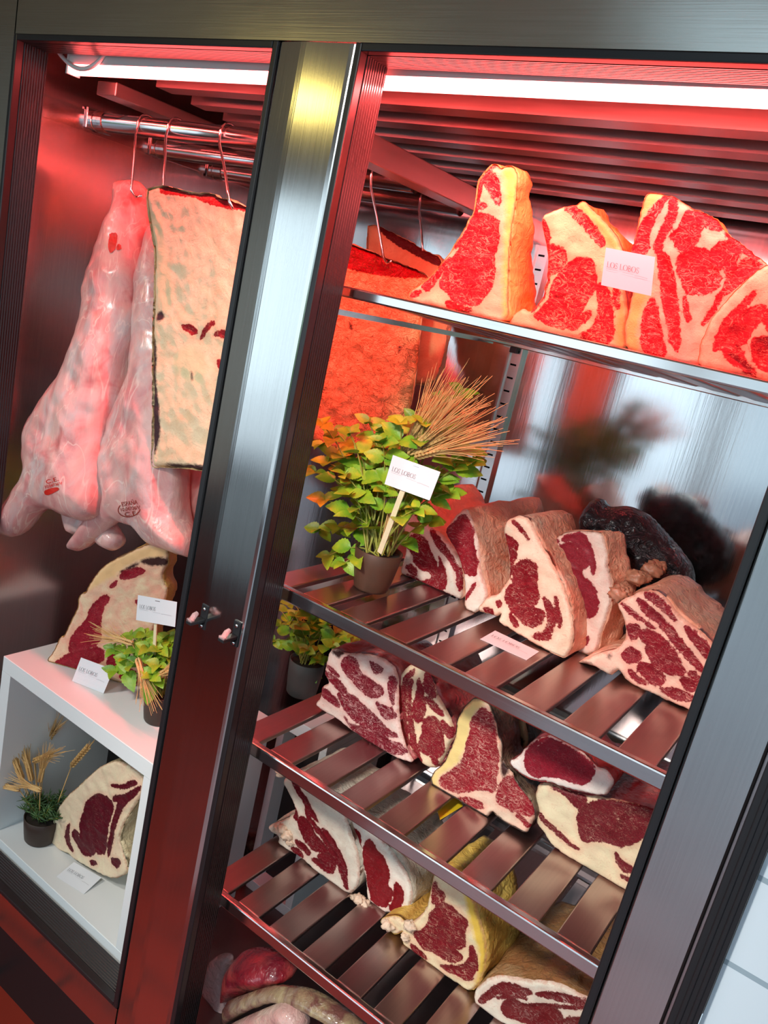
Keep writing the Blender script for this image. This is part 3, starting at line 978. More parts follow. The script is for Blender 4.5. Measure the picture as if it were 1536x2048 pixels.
# catches on the centre post
def catch(x, z):
    c = MB().box(x - 0.0085, x + 0.0085, -0.008, -0.002, z - 0.024, z + 0.024).build('door_catch', MAT['black'], cab, bevel=0.0015)
    MB().box(x - 0.0075, x + 0.0065, -0.042, -0.008, z - 0.008, z - 0.002).add(
        [(x - 0.002, -0.008, z - 0.016), (x + 0.002, -0.008, z - 0.016), (x - 0.002, -0.03, z - 0.008), (x + 0.002, -0.03, z - 0.008), (x - 0.002, -0.008, z - 0.008), (x + 0.002, -0.008, z - 0.008)],
        [(0, 1, 3, 2), (0, 2, 4), (1, 5, 3), (2, 3, 5, 4), (0, 4, 5, 1)]).build('catch_arm', MAT['black'], c, bevel=0.001)
    MB().box(x - 0.0065, x + 0.0055, -0.042, -0.034, z - 0.002, z + 0.0025).tube([(x - 0.0005, -0.036, z), (x - 0.0005, -0.030, z + 0.008), (x - 0.0005, -0.024, z + 0.011)], [.005, .0055, .004], 10).build('catch_bumper', MAT['clear_film'], c, True)
    for dz in (0.0155, -0.0175):
        q = MB()
        ico(q, (x, -0.0088, z + dz), 0.0036, squash=(1, .5, 1), amp=0)
        q.build('screw', MAT['chrome'], c, True)
for (u, v) in ((392, 1234), (456, 1268)):
    p = onY(u, v, -0.02)
    catch(p[0] + 0.006, p[2])
# pale glazed panel beyond the hinge side
def glazed():
    m, nt, b = newmat('pale_glazed_panel')
    br = N(nt, 'ShaderNodeTexBrick')
    br.inputs['Scale'].default_value = 1.0
    br.inputs['Mortar Size'].default_value = 0.004
    br.inputs['Brick Width'].default_value = 0.21
    br.inputs['Row Height'].default_value = 0.125
    br.inputs['Color1'].default_value = (0.56, 0.66, 0.74, 1)
    br.inputs['Color2'].default_value = (0.64, 0.72, 0.79, 1)
    br.inputs['Mortar'].default_value = (0.30, 0.38, 0.44, 1)
    L(nt, objco(nt, (1, 1, 1), (math.radians(90), 0, 0)), br.inputs['Vector'])
    L(nt, br.outputs['Color'], b.inputs['Base Color'])
    b.inputs['Roughness'].default_value = 0.08
    return m
struct(MB().box(0.0155, 0.9, 0.0, 0.03, FL, Z(0.345)).build('trim_1', glazed()))

# ------------------------------------------------------------------ strip lamp
def emit(name, col, s):
    m, nt, b = newmat(name)
    b.inputs['Base Color'].default_value = (0.9, 0.8, 0.8, 1)
    b.inputs['Emission Color'].default_value = col
    b.inputs['Emission Strength'].default_value = s
    return m
MAT['lamp'] = emit('pink_lamp_diffuser', LAMP_COL, LAMP_GLOW)
lt = thing('strip_lamp', 'long glowing pink strip lamp with white end cable under the cabinet ceiling', 'lamp', (-0.9, 0.093, Z(0.33)))
a, b_ = np.array([-1.640, 0.093, Z(0.3155)]), np.array([-0.075, 0.093, Z(0.3325)])
prof = [(-0.013, 0.004), (-0.013, -0.004), (-0.009, -0.0105), (0.0, -0.0135), (0.009, -0.0105), (0.013, -0.004), (0.013, 0.004)]
vs = [q + np.array([0, p[0], p[1]]) for q in (a, b_) for p in prof]
n = len(prof)
fs = [(k, k + 1, n + k + 1, n + k) for k in range(n - 1)] + [tuple(range(n)), tuple(n + k for k in reversed(range(n)))]
MB().add(vs, fs).build('diffuser', MAT['lamp'], lt, True)
mid, half = (a + b_) / 2 + np.array([0, 0, 0.016]), (b_ - a) / 2
MB().obox(mid, half, (0, 0.014, 0), (0, 0, 0.0118)).build('housing', MAT['plastic_white'], lt)
MB().box(a[0] - 0.006, a[0] - 0.0005, 0.078, 0.108, a[2] - 0.014, a[2] + 0.03).build('end_cap', MAT['plastic_white'], lt)
for q in (0.12, 0.5, 0.88):
    p = a + (b_ - a) * q
    MB().box(p[0] - 0.01, p[0] + 0.01, 0.085, 0.101, p[2] + 0.028, Z(0.42)).build('bracket', MAT['rail'], lt)
la = bpy.data.lights.new('strip_lamp_light', 'AREA')
la.shape, la.size, la.size_y, la.energy, la.color = 'RECTANGLE', 1.54, 0.022, LAMP_W, LAMP_COL[:3]
lo_ = bpy.data.objects.new('strip_lamp_light', la)
lo_.location = tuple((a + b_) / 2 + np.array([0, 0, -0.0145]))
S.collection.objects.link(lo_)
c0, c1, c2 = onY(118, 105, .085), onY(165, 138, .072), onY(214, 104, .08)
MB().tube(bez(c0, 2 * c1 - (c0 + c2) / 2, c2, 14), 0.0045, 8).build('cable', MAT['plastic_white'], lt, True)

# ------------------------------------------------------------------ hanging rails (left wall to the cross beam)
RAILS = [(0.259, 0.252), (0.446, 0.2415), (0.642, 0.237)]
RN = ['nearest the door, with meat hooks looped over it', 'in the middle of the three', 'furthest back, along the rear panel']
for (y, z), nm in zip(RAILS, RN):
    t = thing('hanging_rail', 'polished steel hanging rail across the cabinet, ' + nm, 'rail', (-1.38, y, Z(z)), 'steel hanging rails')
    MB().tube([(XL + 0.012, y, Z(z)), (-0.985, y, Z(z))], 0.0205, 24).build('tube', MAT['rail'], t, True)
    MB().box(XL + 0.0045, XL + 0.010, y - 0.035, y + 0.035, Z(z) - 0.022, Z(z) + 0.024).tube([(XL + 0.010, y, Z(z)), (XL + 0.045, y, Z(z))], 0.0225, 24).build('bracket', MAT['rail'], t, False, 0.002)

# ------------------------------------------------------------------ slatted shelves
RE = [-0.144 - 0.0855 * k for k in range(9)]
def shelf(z, label, drop=0.0, lip=0.026):
    y0, y1 = 0.08, 0.765
    t = thing('slatted_shelf', label, 'shelf', (-0.48, 0.4, Z(z)), 'slatted steel shelves')
    x0, x1 = -0.888, -0.062
    MB().box(x0, x1, y0, y0 + 0.0145, Z(z) - lip, Z(z)).build('front_rail', MAT['rail'], t, bevel=0.003)
    zb = Z(z) - drop
    MB().box(x0, x1, y1, y1 + 0.014, zb - 0.02, zb - 0.004).build('rear_rail', MAT['rail'], t, bevel=0.002)
    th = 0.010
    for e in [RE[0] + 0.0855 - 0.012] + RE:
        xa, xb = e - 0.0565, e
        if xb > x1:
            xb = x1 - 0.001
        M = MB()
        vs = [(xa, y0 + .0147, Z(z) - .002 - th), (xb, y0 + .0147, Z(z) - .002 - th), (xb, y1, zb - .002 - th), (xa, y1, zb - .002 - th),
              (xa, y0 + .0147, Z(z) - .002), (xb, y0 + .0147, Z(z) - .002), (xb, y1, zb - .002), (xa, y1, zb - .002)]
        M.add(vs, [(3, 2, 1, 0), (4, 5, 6, 7), (0, 1, 5, 4), (1, 2, 6, 5), (2, 3, 7, 6), (3, 0, 4, 7)])
        M.build('slat', MAT['shelf'], t, bevel=0.0022)
    MB().box(x0 + 0.002, x0 + 0.0027, y0 + .0147, y1, zb - 0.024, min(Z(z), zb) - 0.014).build('side_rail', MAT['rail'], t)
    for xx in (xs - 0.006,):
        MB().box(xx - 0.004, xx + 0.012, y1 + 0.006, YB - 0.0115, zb - 0.034, zb - 0.0205).build('hook_clip', MAT['black'], t)
    return t
shelf(0.0095, 'slatted steel shelf at eye level carrying four big cuts under the lamp', 0.026, 0.0175)
shelf(-0.527, 'slatted steel shelf with the potted mint at its left end')
shelf(-0.852, 'slatted steel shelf holding the yellow-edged T-bone cut')
shelf(-1.204, 'lowest slatted steel shelf, above the vacuum bags on the cabinet base')
# ------------------------------------------------------------------ cuts of beef
S1, S2, S3, S4 = Z(0.0095) - .002, Z(-0.527) - .002, Z(-0.852) - .002, Z(-1.204) - .002
BONE_D = plain('dark_rib_ends', (0.42, 0.17, 0.10), 0.45, var=0.6, vscale=60)
PINKFAT = ((0.80, 0.62, 0.50), (0.72, 0.44, 0.35))
CREAM = ((0.80, 0.70, 0.48), (0.76, 0.60, 0.40))
WHITE = ((0.80, 0.74, 0.64), (0.74, 0.60, 0.50))
YELLOW = ((0.82, 0.66, 0.30), (0.78, 0.55, 0.24))
SK = {
    'orange': fat_skin('orange_fat_cover', (0.80, 0.50, 0.14), (0.72, 0.36, 0.10), (0.62, 0.18, 0.05), (0.40, 0.03, 0.01), 13, 0.30),
    'yellow': fat_skin('yellow_fat_cover', (0.80, 0.56, 0.14), (0.70, 0.40, 0.07), (0.52, 0.26, 0.06), (0.25, 0.05, 0.02), 12, 0.22),
    'pink': fat_skin('pink_fat_cover', (0.88, 0.47, 0.32), (0.80, 0.34, 0.21), (0.70, 0.48, 0.35), (0.45, 0.12, 0.06), 16, 0.2),
    'white': fat_skin('white_fat_cover', (0.74, 0.66, 0.55), (0.62, 0.50, 0.38), (0.48, 0.38, 0.28), (0.20, 0.12, 0.07), 18, 0.24),
    'brown': fat_skin('aged_brown_cover', (0.40, 0.21, 0.08), (0.30, 0.13, 0.05), (0.46, 0.31, 0.16), (0.10, 0.04, 0.02), 14, 0.22),
    'red': fat_skin('bare_red_side', (0.42, 0.05, 0.05), (0.34, 0.03, 0.035), (0.60, 0.30, 0.26), (0.12, 0.01, 0.015), 16, 0.25, 0.3),
    'dark': fat_skin('dried_dark_cover', (0.060, 0.026, 0.020), (0.10, 0.05, 0.035), (0.30, 0.22, 0.14), (0.02, 0.01, 0.01), 16, 0.25, 0.35),
    'cream': fat_skin('cream_fat_cover', (0.80, 0.68, 0.44), (0.72, 0.54, 0.30), (0.62, 0.42, 0.22), (0.35, 0.14, 0.06), 14, 0.18),
}
q = 300 / 1536
O = (820, 310, q)
cut('beef_sirloin_block', 'tall narrow cut with thick yellow fat, leftmost on the top shelf', O,
    [(-20, 1390), (90, 1330), (200, 1240), (330, 1080), (430, 960), (460, 880), (560, 740), (590, 640), (640, 600), (670, 400), (690, 250), (740, 190), (790, 130), (840, 85), (900, 95), (915, 140), (960, 115), (1060, 105), (1100, 200), (1095, 300), (1070, 560), (1020, 800), (1000, 1100), (990, 1400), (1000, 1700), (850, 1680), (600, 1620), (300, 1560), (60, 1510), (-30, 1480)],
    y=0.185, depth=0.12, top=0.05, zrest=S1, shrink=0.97, drift=(0.010, 0),
    lean=[[(650, 620), (740, 600), (900, 670), (905, 800), (880, 960), (840, 1010), (860, 1100), (850, 1280), (800, 1400), (740, 1470), (690, 1545), (480, 1500), (420, 1440), (310, 1340), (360, 1200), (450, 1050), (560, 900), (630, 720)],
          [(740, 215), (755, 235), (705, 420), (660, 610), (635, 690), (560, 880), (440, 960), (430, 950), (550, 850), (620, 690), (650, 560), (690, 370)],
          [(760, 220), (830, 180), (900, 240), (910, 400), (925, 470), (900, 520), (850, 430), (780, 300)],
          [(700, 540), (740, 490), (790, 520), (740, 560)], [(750, 180), (840, 95), (880, 130), (800, 170)],
          [(110, 1330), (230, 1230), (400, 1060), (440, 1060), (330, 1200), (250, 1330), (180, 1390)], [(0, 1400), (120, 1400), (60, 1440), (0, 1450)], [(360, 1500), (560, 1560), (640, 1600), (400, 1560)]],
    rind=[[(940, 130), (1090, 110), (1120, 300), (1070, 560), (1030, 800), (1000, 1400), (1010, 1700), (950, 1690), (940, 1300), (955, 1000), (990, 560), (970, 300)]],
    veins=[([(640, 720), (560, 900), (420, 1100), (300, 1330)], .0012), ([(450, 1140), (560, 1120), (700, 1170), (850, 1100)], .0010), ([(480, 1040), (700, 1040), (840, 1020)], .0010), ([(520, 1330), (640, 1320), (740, 1260), (850, 1210)], .0008)],
    face=meat_face('marbled_face_one', fat=((0.82, 0.58, 0.34), (0.78, 0.44, 0.27)), rind=(0.80, 0.54, 0.12), marb=0.8), skin=SK['orange'])
O = (1020, 380, q)
cut('beef_rib_block', 'leaning rib cut with creamy fat cap, left of the card on the top shelf', O,
    [(-20, 1340), (20, 1270), (130, 1200), (180, 1250), (250, 1190), (330, 1080), (375, 880), (370, 600), (320, 400), (310, 300), (345, 240), (520, 170), (640, 150), (740, 100), (850, 200), (1000, 350), (1100, 500), (1150, 620), (1160, 900), (1180, 1150), (1200, 1300), (1170, 1450), (1180, 1660), (1050, 1640), (560, 1530), (200, 1440), (-20, 1390)],
    y=0.20, depth=0.20, top=0.16, zrest=S1, shrink=0.9,
    lean=[[(640, 720), (780, 700), (860, 750), (880, 960), (860, 1040), (780, 1150), (700, 1280), (600, 1420), (430, 1380), (300, 1320), (250, 1290), (400, 1150), (420, 1080), (440, 960), (540, 830)],
          [(320, 310), (360, 360), (400, 430), (400, 700), (410, 850), (380, 1000), (330, 1120), (250, 1230), (200, 1240), (320, 1080), (370, 880), (380, 620), (320, 420)],
          [(420, 560), (490, 590), (560, 620), (580, 690), (540, 780), (460, 860), (430, 800), (420, 680)],
          [(560, 175), (640, 160), (760, 250), (860, 360), (930, 480), (970, 580), (880, 520), (800, 420), (720, 330), (640, 240)],
          [(900, 960), (1000, 1000), (1030, 1150), (1050, 1400), (1030, 1560), (900, 1560), (700, 1500), (860, 1420), (900, 1300), (930, 1180), (900, 1050)],
          [(800, 1250), (850, 1250), (760, 1350), (650, 1430), (620, 1420), (700, 1320)], [(1050, 1010), (1120, 1030), (1100, 1230), (1080, 1180)]],
    rind=[[(640, 145), (740, 90), (860, 200), (1010, 350), (1160, 620), (1010, 620), (960, 520), (850, 330), (720, 220)], [(1120, 1000), (1210, 1300), (1190, 1660), (1060, 1620), (1080, 1300)]],
    veins=[([(300, 1250), (430, 1080), (560, 1050), (700, 1110), (800, 1120)], .0011), ([(640, 880), (700, 780), (770, 720)], .0008), ([(400, 1130), (540, 1160), (620, 1120)], .0009)],
    face=meat_face('marbled_face_two', fat=((0.84, 0.62, 0.34), (0.80, 0.48, 0.26)), rind=(0.78, 0.40, 0.12), marb=0.95, rot=(.5, .2, 1.0)), skin=SK['orange'])
q = 320 / 1536
O = (1216, 370, q)
cut('beef_rib_block', 'wide many-layered rib cut with long fat seams, right of the top shelf card', O,
    [(200, 620), (240, 560), (280, 370), (320, 200), (360, 70), (480, 70), (560, 95), (640, 105), (720, 170), (830, 230), (900, 250), (1030, 310), (1120, 430), (1250, 540), (1400, 660), (1560, 780), (1560, 1000), (1300, 1250), (1100, 1400), (950, 1560), (900, 1740), (640, 1690), (330, 1620), (160, 1580), (150, 1350), (190, 1200), (230, 1000), (220, 800)],
    y=0.19, depth=0.22, top=0.14, zrest=S1, shrink=0.9,
    lean=[[(540, 110), (600, 100), (520, 190), (430, 340), (380, 480), (380, 640), (300, 660), (220, 640), (260, 520), (320, 380), (400, 260), (480, 170)],
          [(600, 140), (640, 120), (660, 250), (620, 380), (520, 530), (500, 650), (460, 640), (450, 560), (520, 420), (590, 270)],
          [(740, 260), (880, 260), (1030, 310), (1110, 430), (1000, 420), (870, 350), (800, 400), (740, 520), (650, 540), (590, 480), (640, 460), (700, 400)],
          [(800, 370), (900, 400), (870, 520), (780, 620), (690, 630), (640, 560), (740, 500)],
          [(700, 650), (880, 610), (960, 640), (1000, 760), (1080, 880), (1050, 980), (960, 1030), (800, 1050), (740, 1000), (700, 880), (660, 780)],
          [(1000, 620), (1080, 560), (1180, 530), (1260, 600), (1240, 700), (1220, 800), (1120, 810), (1040, 760), (1000, 690)],
          [(470, 650), (560, 650), (600, 800), (640, 1000), (660, 1200), (680, 1500), (660, 1620), (600, 1450), (560, 1250), (520, 1050), (500, 850)],
          [(440, 1080), (470, 1250), (500, 1400), (560, 1660), (350, 1620), (320, 1450), (340, 1250), (400, 1120)],
          [(720, 1060), (770, 1150), (780, 1320), (740, 1250)], [(1100, 1000), (1060, 1150), (960, 1280), (900, 1350), (1000, 1180)],
          [(1200, 800), (1350, 700), (1500, 790), (1300, 900), (1200, 1000), (1100, 1050), (1140, 880)], [(1130, 440), (1180, 500), (1300, 590), (1480, 730), (1300, 640), (1160, 520)]],
    rind=[[(190, 620), (240, 560), (280, 370), (320, 200), (355, 60), (490, 60), (540, 100), (440, 200), (330, 300), (270, 480), (220, 640)], [(140, 1580), (140, 1350), (190, 1200), (230, 1000), (420, 1000), (330, 1200), (280, 1400), (320, 1620)]],
    face=meat_face('marbled_face_three', fat=((0.82, 0.55, 0.36), (0.78, 0.42, 0.29)), rind=(0.80, 0.45, 0.14), marb=0.85, rot=(1.0, .2, .4)), skin=SK['orange'])
cut('beef_rib_block', 'rounded cut cropped by the right edge of the opening on the top shelf', O,
    [(850, 1730), (870, 1560), (920, 1420), (1000, 1250), (1150, 1080), (1300, 920), (1420, 820), (1560, 740), (1750, 740), (1950, 800), (2050, 1100), (2080, 1500), (2060, 2000), (1700, 1920), (1480, 1860), (1000, 1760)],
    y=0.165, depth=0.2, top=0.15, zrest=S1, shrink=0.85,
    lean=[[(1420, 1000), (1380, 1110), (1200, 1270), (1080, 1480), (1020, 1610), (1040, 1480), (1120, 1290), (1250, 1180)],
          [(1450, 1160), (1520, 1180), (1420, 1330), (1350, 1450), (1290, 1530), (1240, 1510), (1300, 1650), (1120, 1560), (1080, 1540), (1150, 1400), (1230, 1290), (1340, 1190)],
          [(1370, 1480), (1560, 1460), (1800, 1500), (1900, 1780), (1700, 1850), (1420, 1740)], [(1090, 1550), (1280, 1660), (1440, 1830), (1300, 1780), (1150, 1660)], [(1500, 1230), (1600, 1180), (1800, 1300), (1700, 1430), (1560, 1440)]],
    face=meat_face('marbled_face_four', fat=((0.82, 0.52, 0.32), (0.80, 0.44, 0.27)), marb=0.75, rot=(.3, 1.2, .1)), skin=SK['orange'])

q = 330 / 1536
O = (780, 930, q)
cut('beef_rib_block', 'pink-topped rib cut standing beside the potted mint on the slatted shelf', O,
    [(80, 1000), (120, 880), (150, 720), (110, 560), (110, 380), (150, 270), (240, 420), (330, 545), (380, 590), (470, 640), (540, 720), (620, 830), (660, 960), (672, 1100), (665, 1260), (560, 1240), (350, 1160), (150, 1060)],
    y=0.377, depth=0.24, top=0.26, zrest=S2, shrink=1.0, drift=(0.02, 0.022),
    lean=[[(170, 690), (240, 640), (340, 690), (380, 820), (440, 920), (420, 960), (320, 990), (230, 910), (220, 830), (160, 750)],
          [(370, 980), (460, 960), (470, 880), (450, 850), (520, 980), (530, 1130), (460, 1170), (330, 1120), (280, 1090), (400, 1060)],
          [(370, 600), (430, 640), (520, 760), (590, 870), (640, 960), (660, 1050), (650, 1200), (630, 1060), (600, 950), (520, 840), (430, 730)],
          [(150, 940), (200, 930), (250, 980), (240, 1030), (180, 1000)], [(230, 430), (260, 470), (320, 540), (300, 550), (240, 470)], [(160, 1010), (300, 1090), (460, 1180), (620, 1240), (400, 1170), (180, 1060)]],
    face=meat_face('fresh_face_one', fat=WHITE, marb=0.6), skin=SK['pink'])
cut('beef_sirloin_block', 'tall cut with broad pale rind down its right side, second from the potted mint', O,
    [(500, 610), (560, 520), (690, 385), (750, 500), (790, 640), (830, 800), (835, 1000), (880, 1120), (905, 1240), (840, 1350), (760, 1390), (680, 1330), (690, 1200), (680, 1040), (650, 920), (600, 800), (540, 700)],
    y=0.342, depth=0.13, top=0.30, zrest=S2, shrink=1.02, drift=(0.022, 0.01),
    lean=[[(520, 610), (600, 540), (690, 450), (740, 540), (770, 640), (770, 760), (800, 830), (810, 1000), (770, 1030), (680, 1000), (640, 880), (570, 720)], [(800, 1090), (770, 1150), (700, 1260), (720, 1200)]],
    face=meat_face('fresh_face_two', fat=WHITE, marb=0.4, rot=(.1, .9, .2)), skin=SK['pink'])
q = 320 / 1536
O = (940, 980, q)
cut('beef_rib_block', 'rib cut with a thick cream fat edge, behind the card lying flat', O,
    [(310, 400), (330, 310), (390, 270), (470, 240), (580, 300), (620, 420), (700, 560), (800, 740), (880, 900), (950, 1100), (980, 1300), (990, 1420), (960, 1530), (900, 1620), (820, 1590), (600, 1480), (380, 1340), (250, 1270), (300, 1180), (250, 1225), (170, 1190), (80, 1170), (60, 1130), (170, 1020), (260, 1010), (330, 900), (370, 850), (370, 700), (340, 500)],
    y=0.314, depth=0.16, top=0.20, zrest=S2, shrink=0.98, drift=(0.01, 0.0),
    lean=[[(500, 670), (560, 670), (640, 720), (630, 850), (660, 1000), (650, 1060), (590, 1130), (710, 1170), (690, 1270), (620, 1320), (520, 1270), (400, 1150), (380, 1110), (410, 1000), (410, 900), (410, 760)],
          [(330, 430), (370, 450), (450, 500), (440, 600), (430, 680), (400, 620), (410, 720), (370, 880), (390, 700), (350, 560)],
          [(350, 960), (400, 900), (410, 1040), (380, 1090), (340, 1070)],
          [(700, 1020), (760, 1080), (810, 1140), (820, 1260), (760, 1400), (700, 1430), (600, 1400), (720, 1370), (760, 1250), (740, 1140)],
          [(820, 1000), (850, 1150), (870, 1280), (860, 1330), (830, 1150)], [(395, 280), (480, 350), (560, 470), (540, 450), (460, 360)], [(600, 1400), (780, 1380), (770, 1440), (640, 1430)],
          [(250, 1080), (300, 1070), (290, 1130)], [(120, 1140), (200, 1130), (230, 1190), (180, 1185)], [(400, 1180), (480, 1290), (440, 1310), (390, 1230)]],
    veins=[([(410, 960), (500, 915), (570, 915)], .0016), ([(540, 900), (550, 800)], .0014), ([(500, 1130), (600, 1130), (660, 1060)], .0014), ([(405, 640), (400, 860), (420, 1000), (360, 1110)], .0016), ([(430, 960), (420, 1080)], .0012)],
    face=meat_face('fresh_face_three', fat=((0.82, 0.66, 0.50), (0.76, 0.56, 0.40)), marb=0.55, lean=((0.25, 0.005, 0.014), (0.33, 0.012, 0.022)), rot=(.6, .1, .8)), skin=SK['pink'])
cut('beef_sirloin_block', 'bright red oval-eyed cut with white rim, right of the cream-edged cut', O,
    [(750, 520), (830, 450), (930, 400), (1080, 390), (1140, 400), (1210, 395), (1270, 430), (1310, 560), (1325, 760), (1360, 900), (1370, 1050), (1300, 1250), (1250, 1400), (1220, 1550), (1150, 1590), (1060, 1570), (1000, 1530), (990, 1400), (980, 1250), (960, 1140), (920, 980), (880, 860), (800, 740), (760, 620)],
    y=0.378, depth=0.10, top=0.08, zrest=S2, shrink=0.99, drift=(0.02, 0.0),
    lean=[[(820, 560), (960, 500), (1000, 530), (1080, 600), (1140, 680), (1110, 740), (1050, 770), (1090, 850), (1150, 880), (1200, 970), (1230, 1100), (1210, 1190), (1120, 1230), (1000, 1170), (940, 1040), (920, 930), (880, 820), (800, 700)],
          [(900, 450), (1060, 410), (1130, 480), (1180, 620), (1200, 760), (1180, 820), (1140, 650), (1050, 550), (980, 480), (880, 490)],
          [(750, 540), (860, 470), (800, 540), (760, 620)], [(980, 1190), (1060, 1240), (1060, 1340), (1010, 1390), (990, 1300)], [(1090, 1440), (1140, 1410), (1110, 1490)]],
    veins=[([(990, 520), (1060, 620), (1150, 690)], .0016), ([(1040, 530), (1110, 600), (1160, 760)], .001), ([(950, 740), (1060, 780)], .0008), ([(940, 1010), (1020, 1080)], .0008)],
    face=meat_face('fresh_face_four', fat=((0.82, 0.66, 0.56), (0.76, 0.52, 0.44)), lean=((0.44, 0.022, 0.042), (0.34, 0.05, 0.06)), marb=0.22, ms=1.4), skin=SK['pink'])
O = (1150, 1100, q)
cut('beef_shoulder_block', 'big boned cut with striped fat, at the right end of the mint shelf', O,
    [(0, 1100), (120, 1030), (240, 990), (420, 950), (490, 830), (460, 650), (390, 530), (440, 490), (560, 430), (690, 390), (780, 400), (880, 470), (960, 590), (1060, 680), (1150, 740), (1220, 800), (1350, 930), (1480, 1080), (1520, 1250), (1480, 1480), (1380, 1640), (1100, 1552), (850, 1440), (640, 1340), (480, 1260), (420, 1150), (380, 1170), (330, 1220), (200, 1130), (60, 1090)],
    y=0.326, depth=0.20, top=0.23, zrest=S2, shrink=0.97, drift=(0.0, 0.0), lump=0.009,
    lean=[[(620, 780), (720, 780), (840, 840), (920, 930), (1000, 1040), (1060, 1190), (940, 1200), (860, 1170), (780, 1130), (700, 1010), (670, 930), (740, 930), (640, 870)],
          [(500, 720), (600, 720), (620, 770), (590, 850), (540, 860), (510, 790)], [(450, 1000), (520, 940), (600, 980), (640, 1030), (600, 1060), (520, 1080), (470, 1050)],
          [(620, 1090), (700, 1100), (780, 1160), (860, 1230), (840, 1290), (760, 1290), (680, 1230), (600, 1150)],
          [(590, 460), (700, 530), (860, 680), (960, 800), (1100, 960), (1240, 1150), (1220, 1170), (1060, 1020), (900, 820), (780, 680), (660, 590)],
          [(650, 430), (720, 410), (840, 480), (920, 590), (970, 690), (900, 620), (790, 520)], [(1050, 740), (1110, 760), (1200, 850), (1310, 950), (1280, 1060), (1200, 950), (1120, 850)],
          [(1010, 1250), (1060, 1220), (1160, 1270), (1180, 1340), (1100, 1360), (1050, 1320)], [(1090, 1190), (1130, 1160), (1200, 1240), (1200, 1280), (1130, 1220)],
          [(810, 1330), (940, 1330), (1060, 1370), (1140, 1430), (1060, 1450), (940, 1420)], [(430, 500), (520, 560), (640, 660), (780, 770), (600, 650), (480, 560)], [(520, 1140), (600, 1220), (700, 1290), (600, 1270), (530, 1200)]],
    dark=[[(60, 1070), (180, 1090), (160, 1110), (60, 1095)], [(300, 1010), (360, 1000), (330, 1060)]],
    bone=BONE_D, knobs=[(420, 420, 0.02, .015), (470, 400, 0.03, .014), (590, 270, 0.10, .016), (650, 260, 0.11, .013), (740, 190, 0.16, .017), (800, 160, 0.18, .014)],
    face=meat_face('boned_face', fat=((0.80, 0.64, 0.50), (0.74, 0.46, 0.36)), marb=0.7, lean=((0.27, 0.010, 0.026), (0.36, 0.02, 0.035))), skin=SK['pink'])

q = 340 / 1536
O = (620, 1270, q)
cut('beef_rib_block', 'wide layered rib cut lying at the left end of the T-bone shelf', O,
    [(40, 620), (90, 560), (95, 470), (170, 440), (115, 340), (160, 170), (200, 115), (310, 170), (470, 170), (600, 190), (740, 270), (790, 380), (790, 500), (790, 700), (815, 880), (870, 1050), (940, 1165), (830, 1145), (680, 1085), (560, 1000), (380, 880), (260, 780), (120, 700), (50, 650)],
    y=0.278, depth=0.17, top=0.20, zrest=S3, shrink=0.95,
    lean=[[(290, 220), (370, 190), (430, 250), (440, 330), (570, 430), (650, 470), (660, 520), (600, 570), (520, 550), (420, 470), (340, 360), (290, 290)], [(530, 240), (580, 260), (660, 300), (640, 330), (580, 350), (560, 300)],
          [(710, 390), (760, 370), (770, 420), (750, 640), (720, 560)], [(120, 300), (200, 360), (290, 440), (330, 540), (400, 560), (480, 630), (600, 750), (700, 860), (800, 920), (740, 920), (600, 870), (460, 770), (380, 650), (280, 520), (180, 410)],
          [(95, 480), (160, 500), (240, 590), (270, 660), (180, 600), (100, 540)], [(240, 510), (330, 620), (500, 770), (660, 890), (560, 880), (400, 760), (300, 650)],
          [(310, 730), (360, 800), (470, 840), (620, 890), (720, 960), (830, 1000), (870, 1070), (760, 1070), (660, 1040), (560, 980), (460, 920), (380, 840)], [(600, 600), (660, 640), (760, 680), (770, 750), (680, 760), (620, 680)], [(140, 260), (200, 300), (280, 380), (200, 330)]],
    dark=[[(200, 130), (290, 150), (300, 180), (260, 205), (210, 160)]],
    face=meat_face('layered_face', fat=((0.80, 0.68, 0.60), (0.76, 0.52, 0.46)), marb=1.0, ms=1.25, lean=((0.22, 0.008, 0.028), (0.32, 0.014, 0.034))), skin=SK['red'])
cut('beef_rib_block', 'upright narrow cut with striped lean edge, between the layered cut and the T-bone', O,
    [(830, 330), (900, 270), (960, 255), (1030, 300), (1100, 420), (1150, 560), (1220, 670), (1270, 780), (1305, 900), (1260, 1000), (1215, 1090), (1175, 1180), (1100, 1222), (1000, 1170), (930, 1060), (890, 1060), (830, 960), (800, 850), (780, 600), (770, 440)],
    y=0.292, depth=0.20, top=0.20, zrest=S3, shrink=0.98, drift=(0.012, 0.0),
    lean=[[(850, 390), (930, 310), (940, 350), (880, 400), (860, 600), (870, 820), (900, 1040), (840, 960), (810, 760), (810, 550)], [(900, 420), (930, 400), (910, 560), (920, 760), (960, 1000), (1010, 1170), (960, 1100), (900, 940), (890, 700), (890, 520)],
          [(1020, 780), (1080, 740), (1150, 750), (1190, 830), (1210, 980), (1200, 1060), (1130, 1130), (1060, 1080), (980, 1030), (980, 980), (1010, 930)], [(980, 380), (1020, 480), (1040, 600), (1040, 700), (990, 800), (940, 750), (930, 640), (970, 560)],
          [(1040, 540), (1140, 620), (1210, 720), (1180, 720), (1080, 640)], [(1180, 760), (1260, 820), (1300, 880), (1260, 940), (1210, 870)], [(1090, 1110), (1160, 1120), (1140, 1190)], [(1040, 330), (1090, 420), (1130, 560), (1080, 560), (1030, 460)]],
    face=meat_face('narrow_face', fat=CREAM, marb=0.6, ms=1.2, lean=((0.27, 0.008, 0.022), (0.36, 0.018, 0.034)), rot=(.9, .4, .2)), skin=SK['red'])
q = 240 / 1536
O = (850, 1380, q)
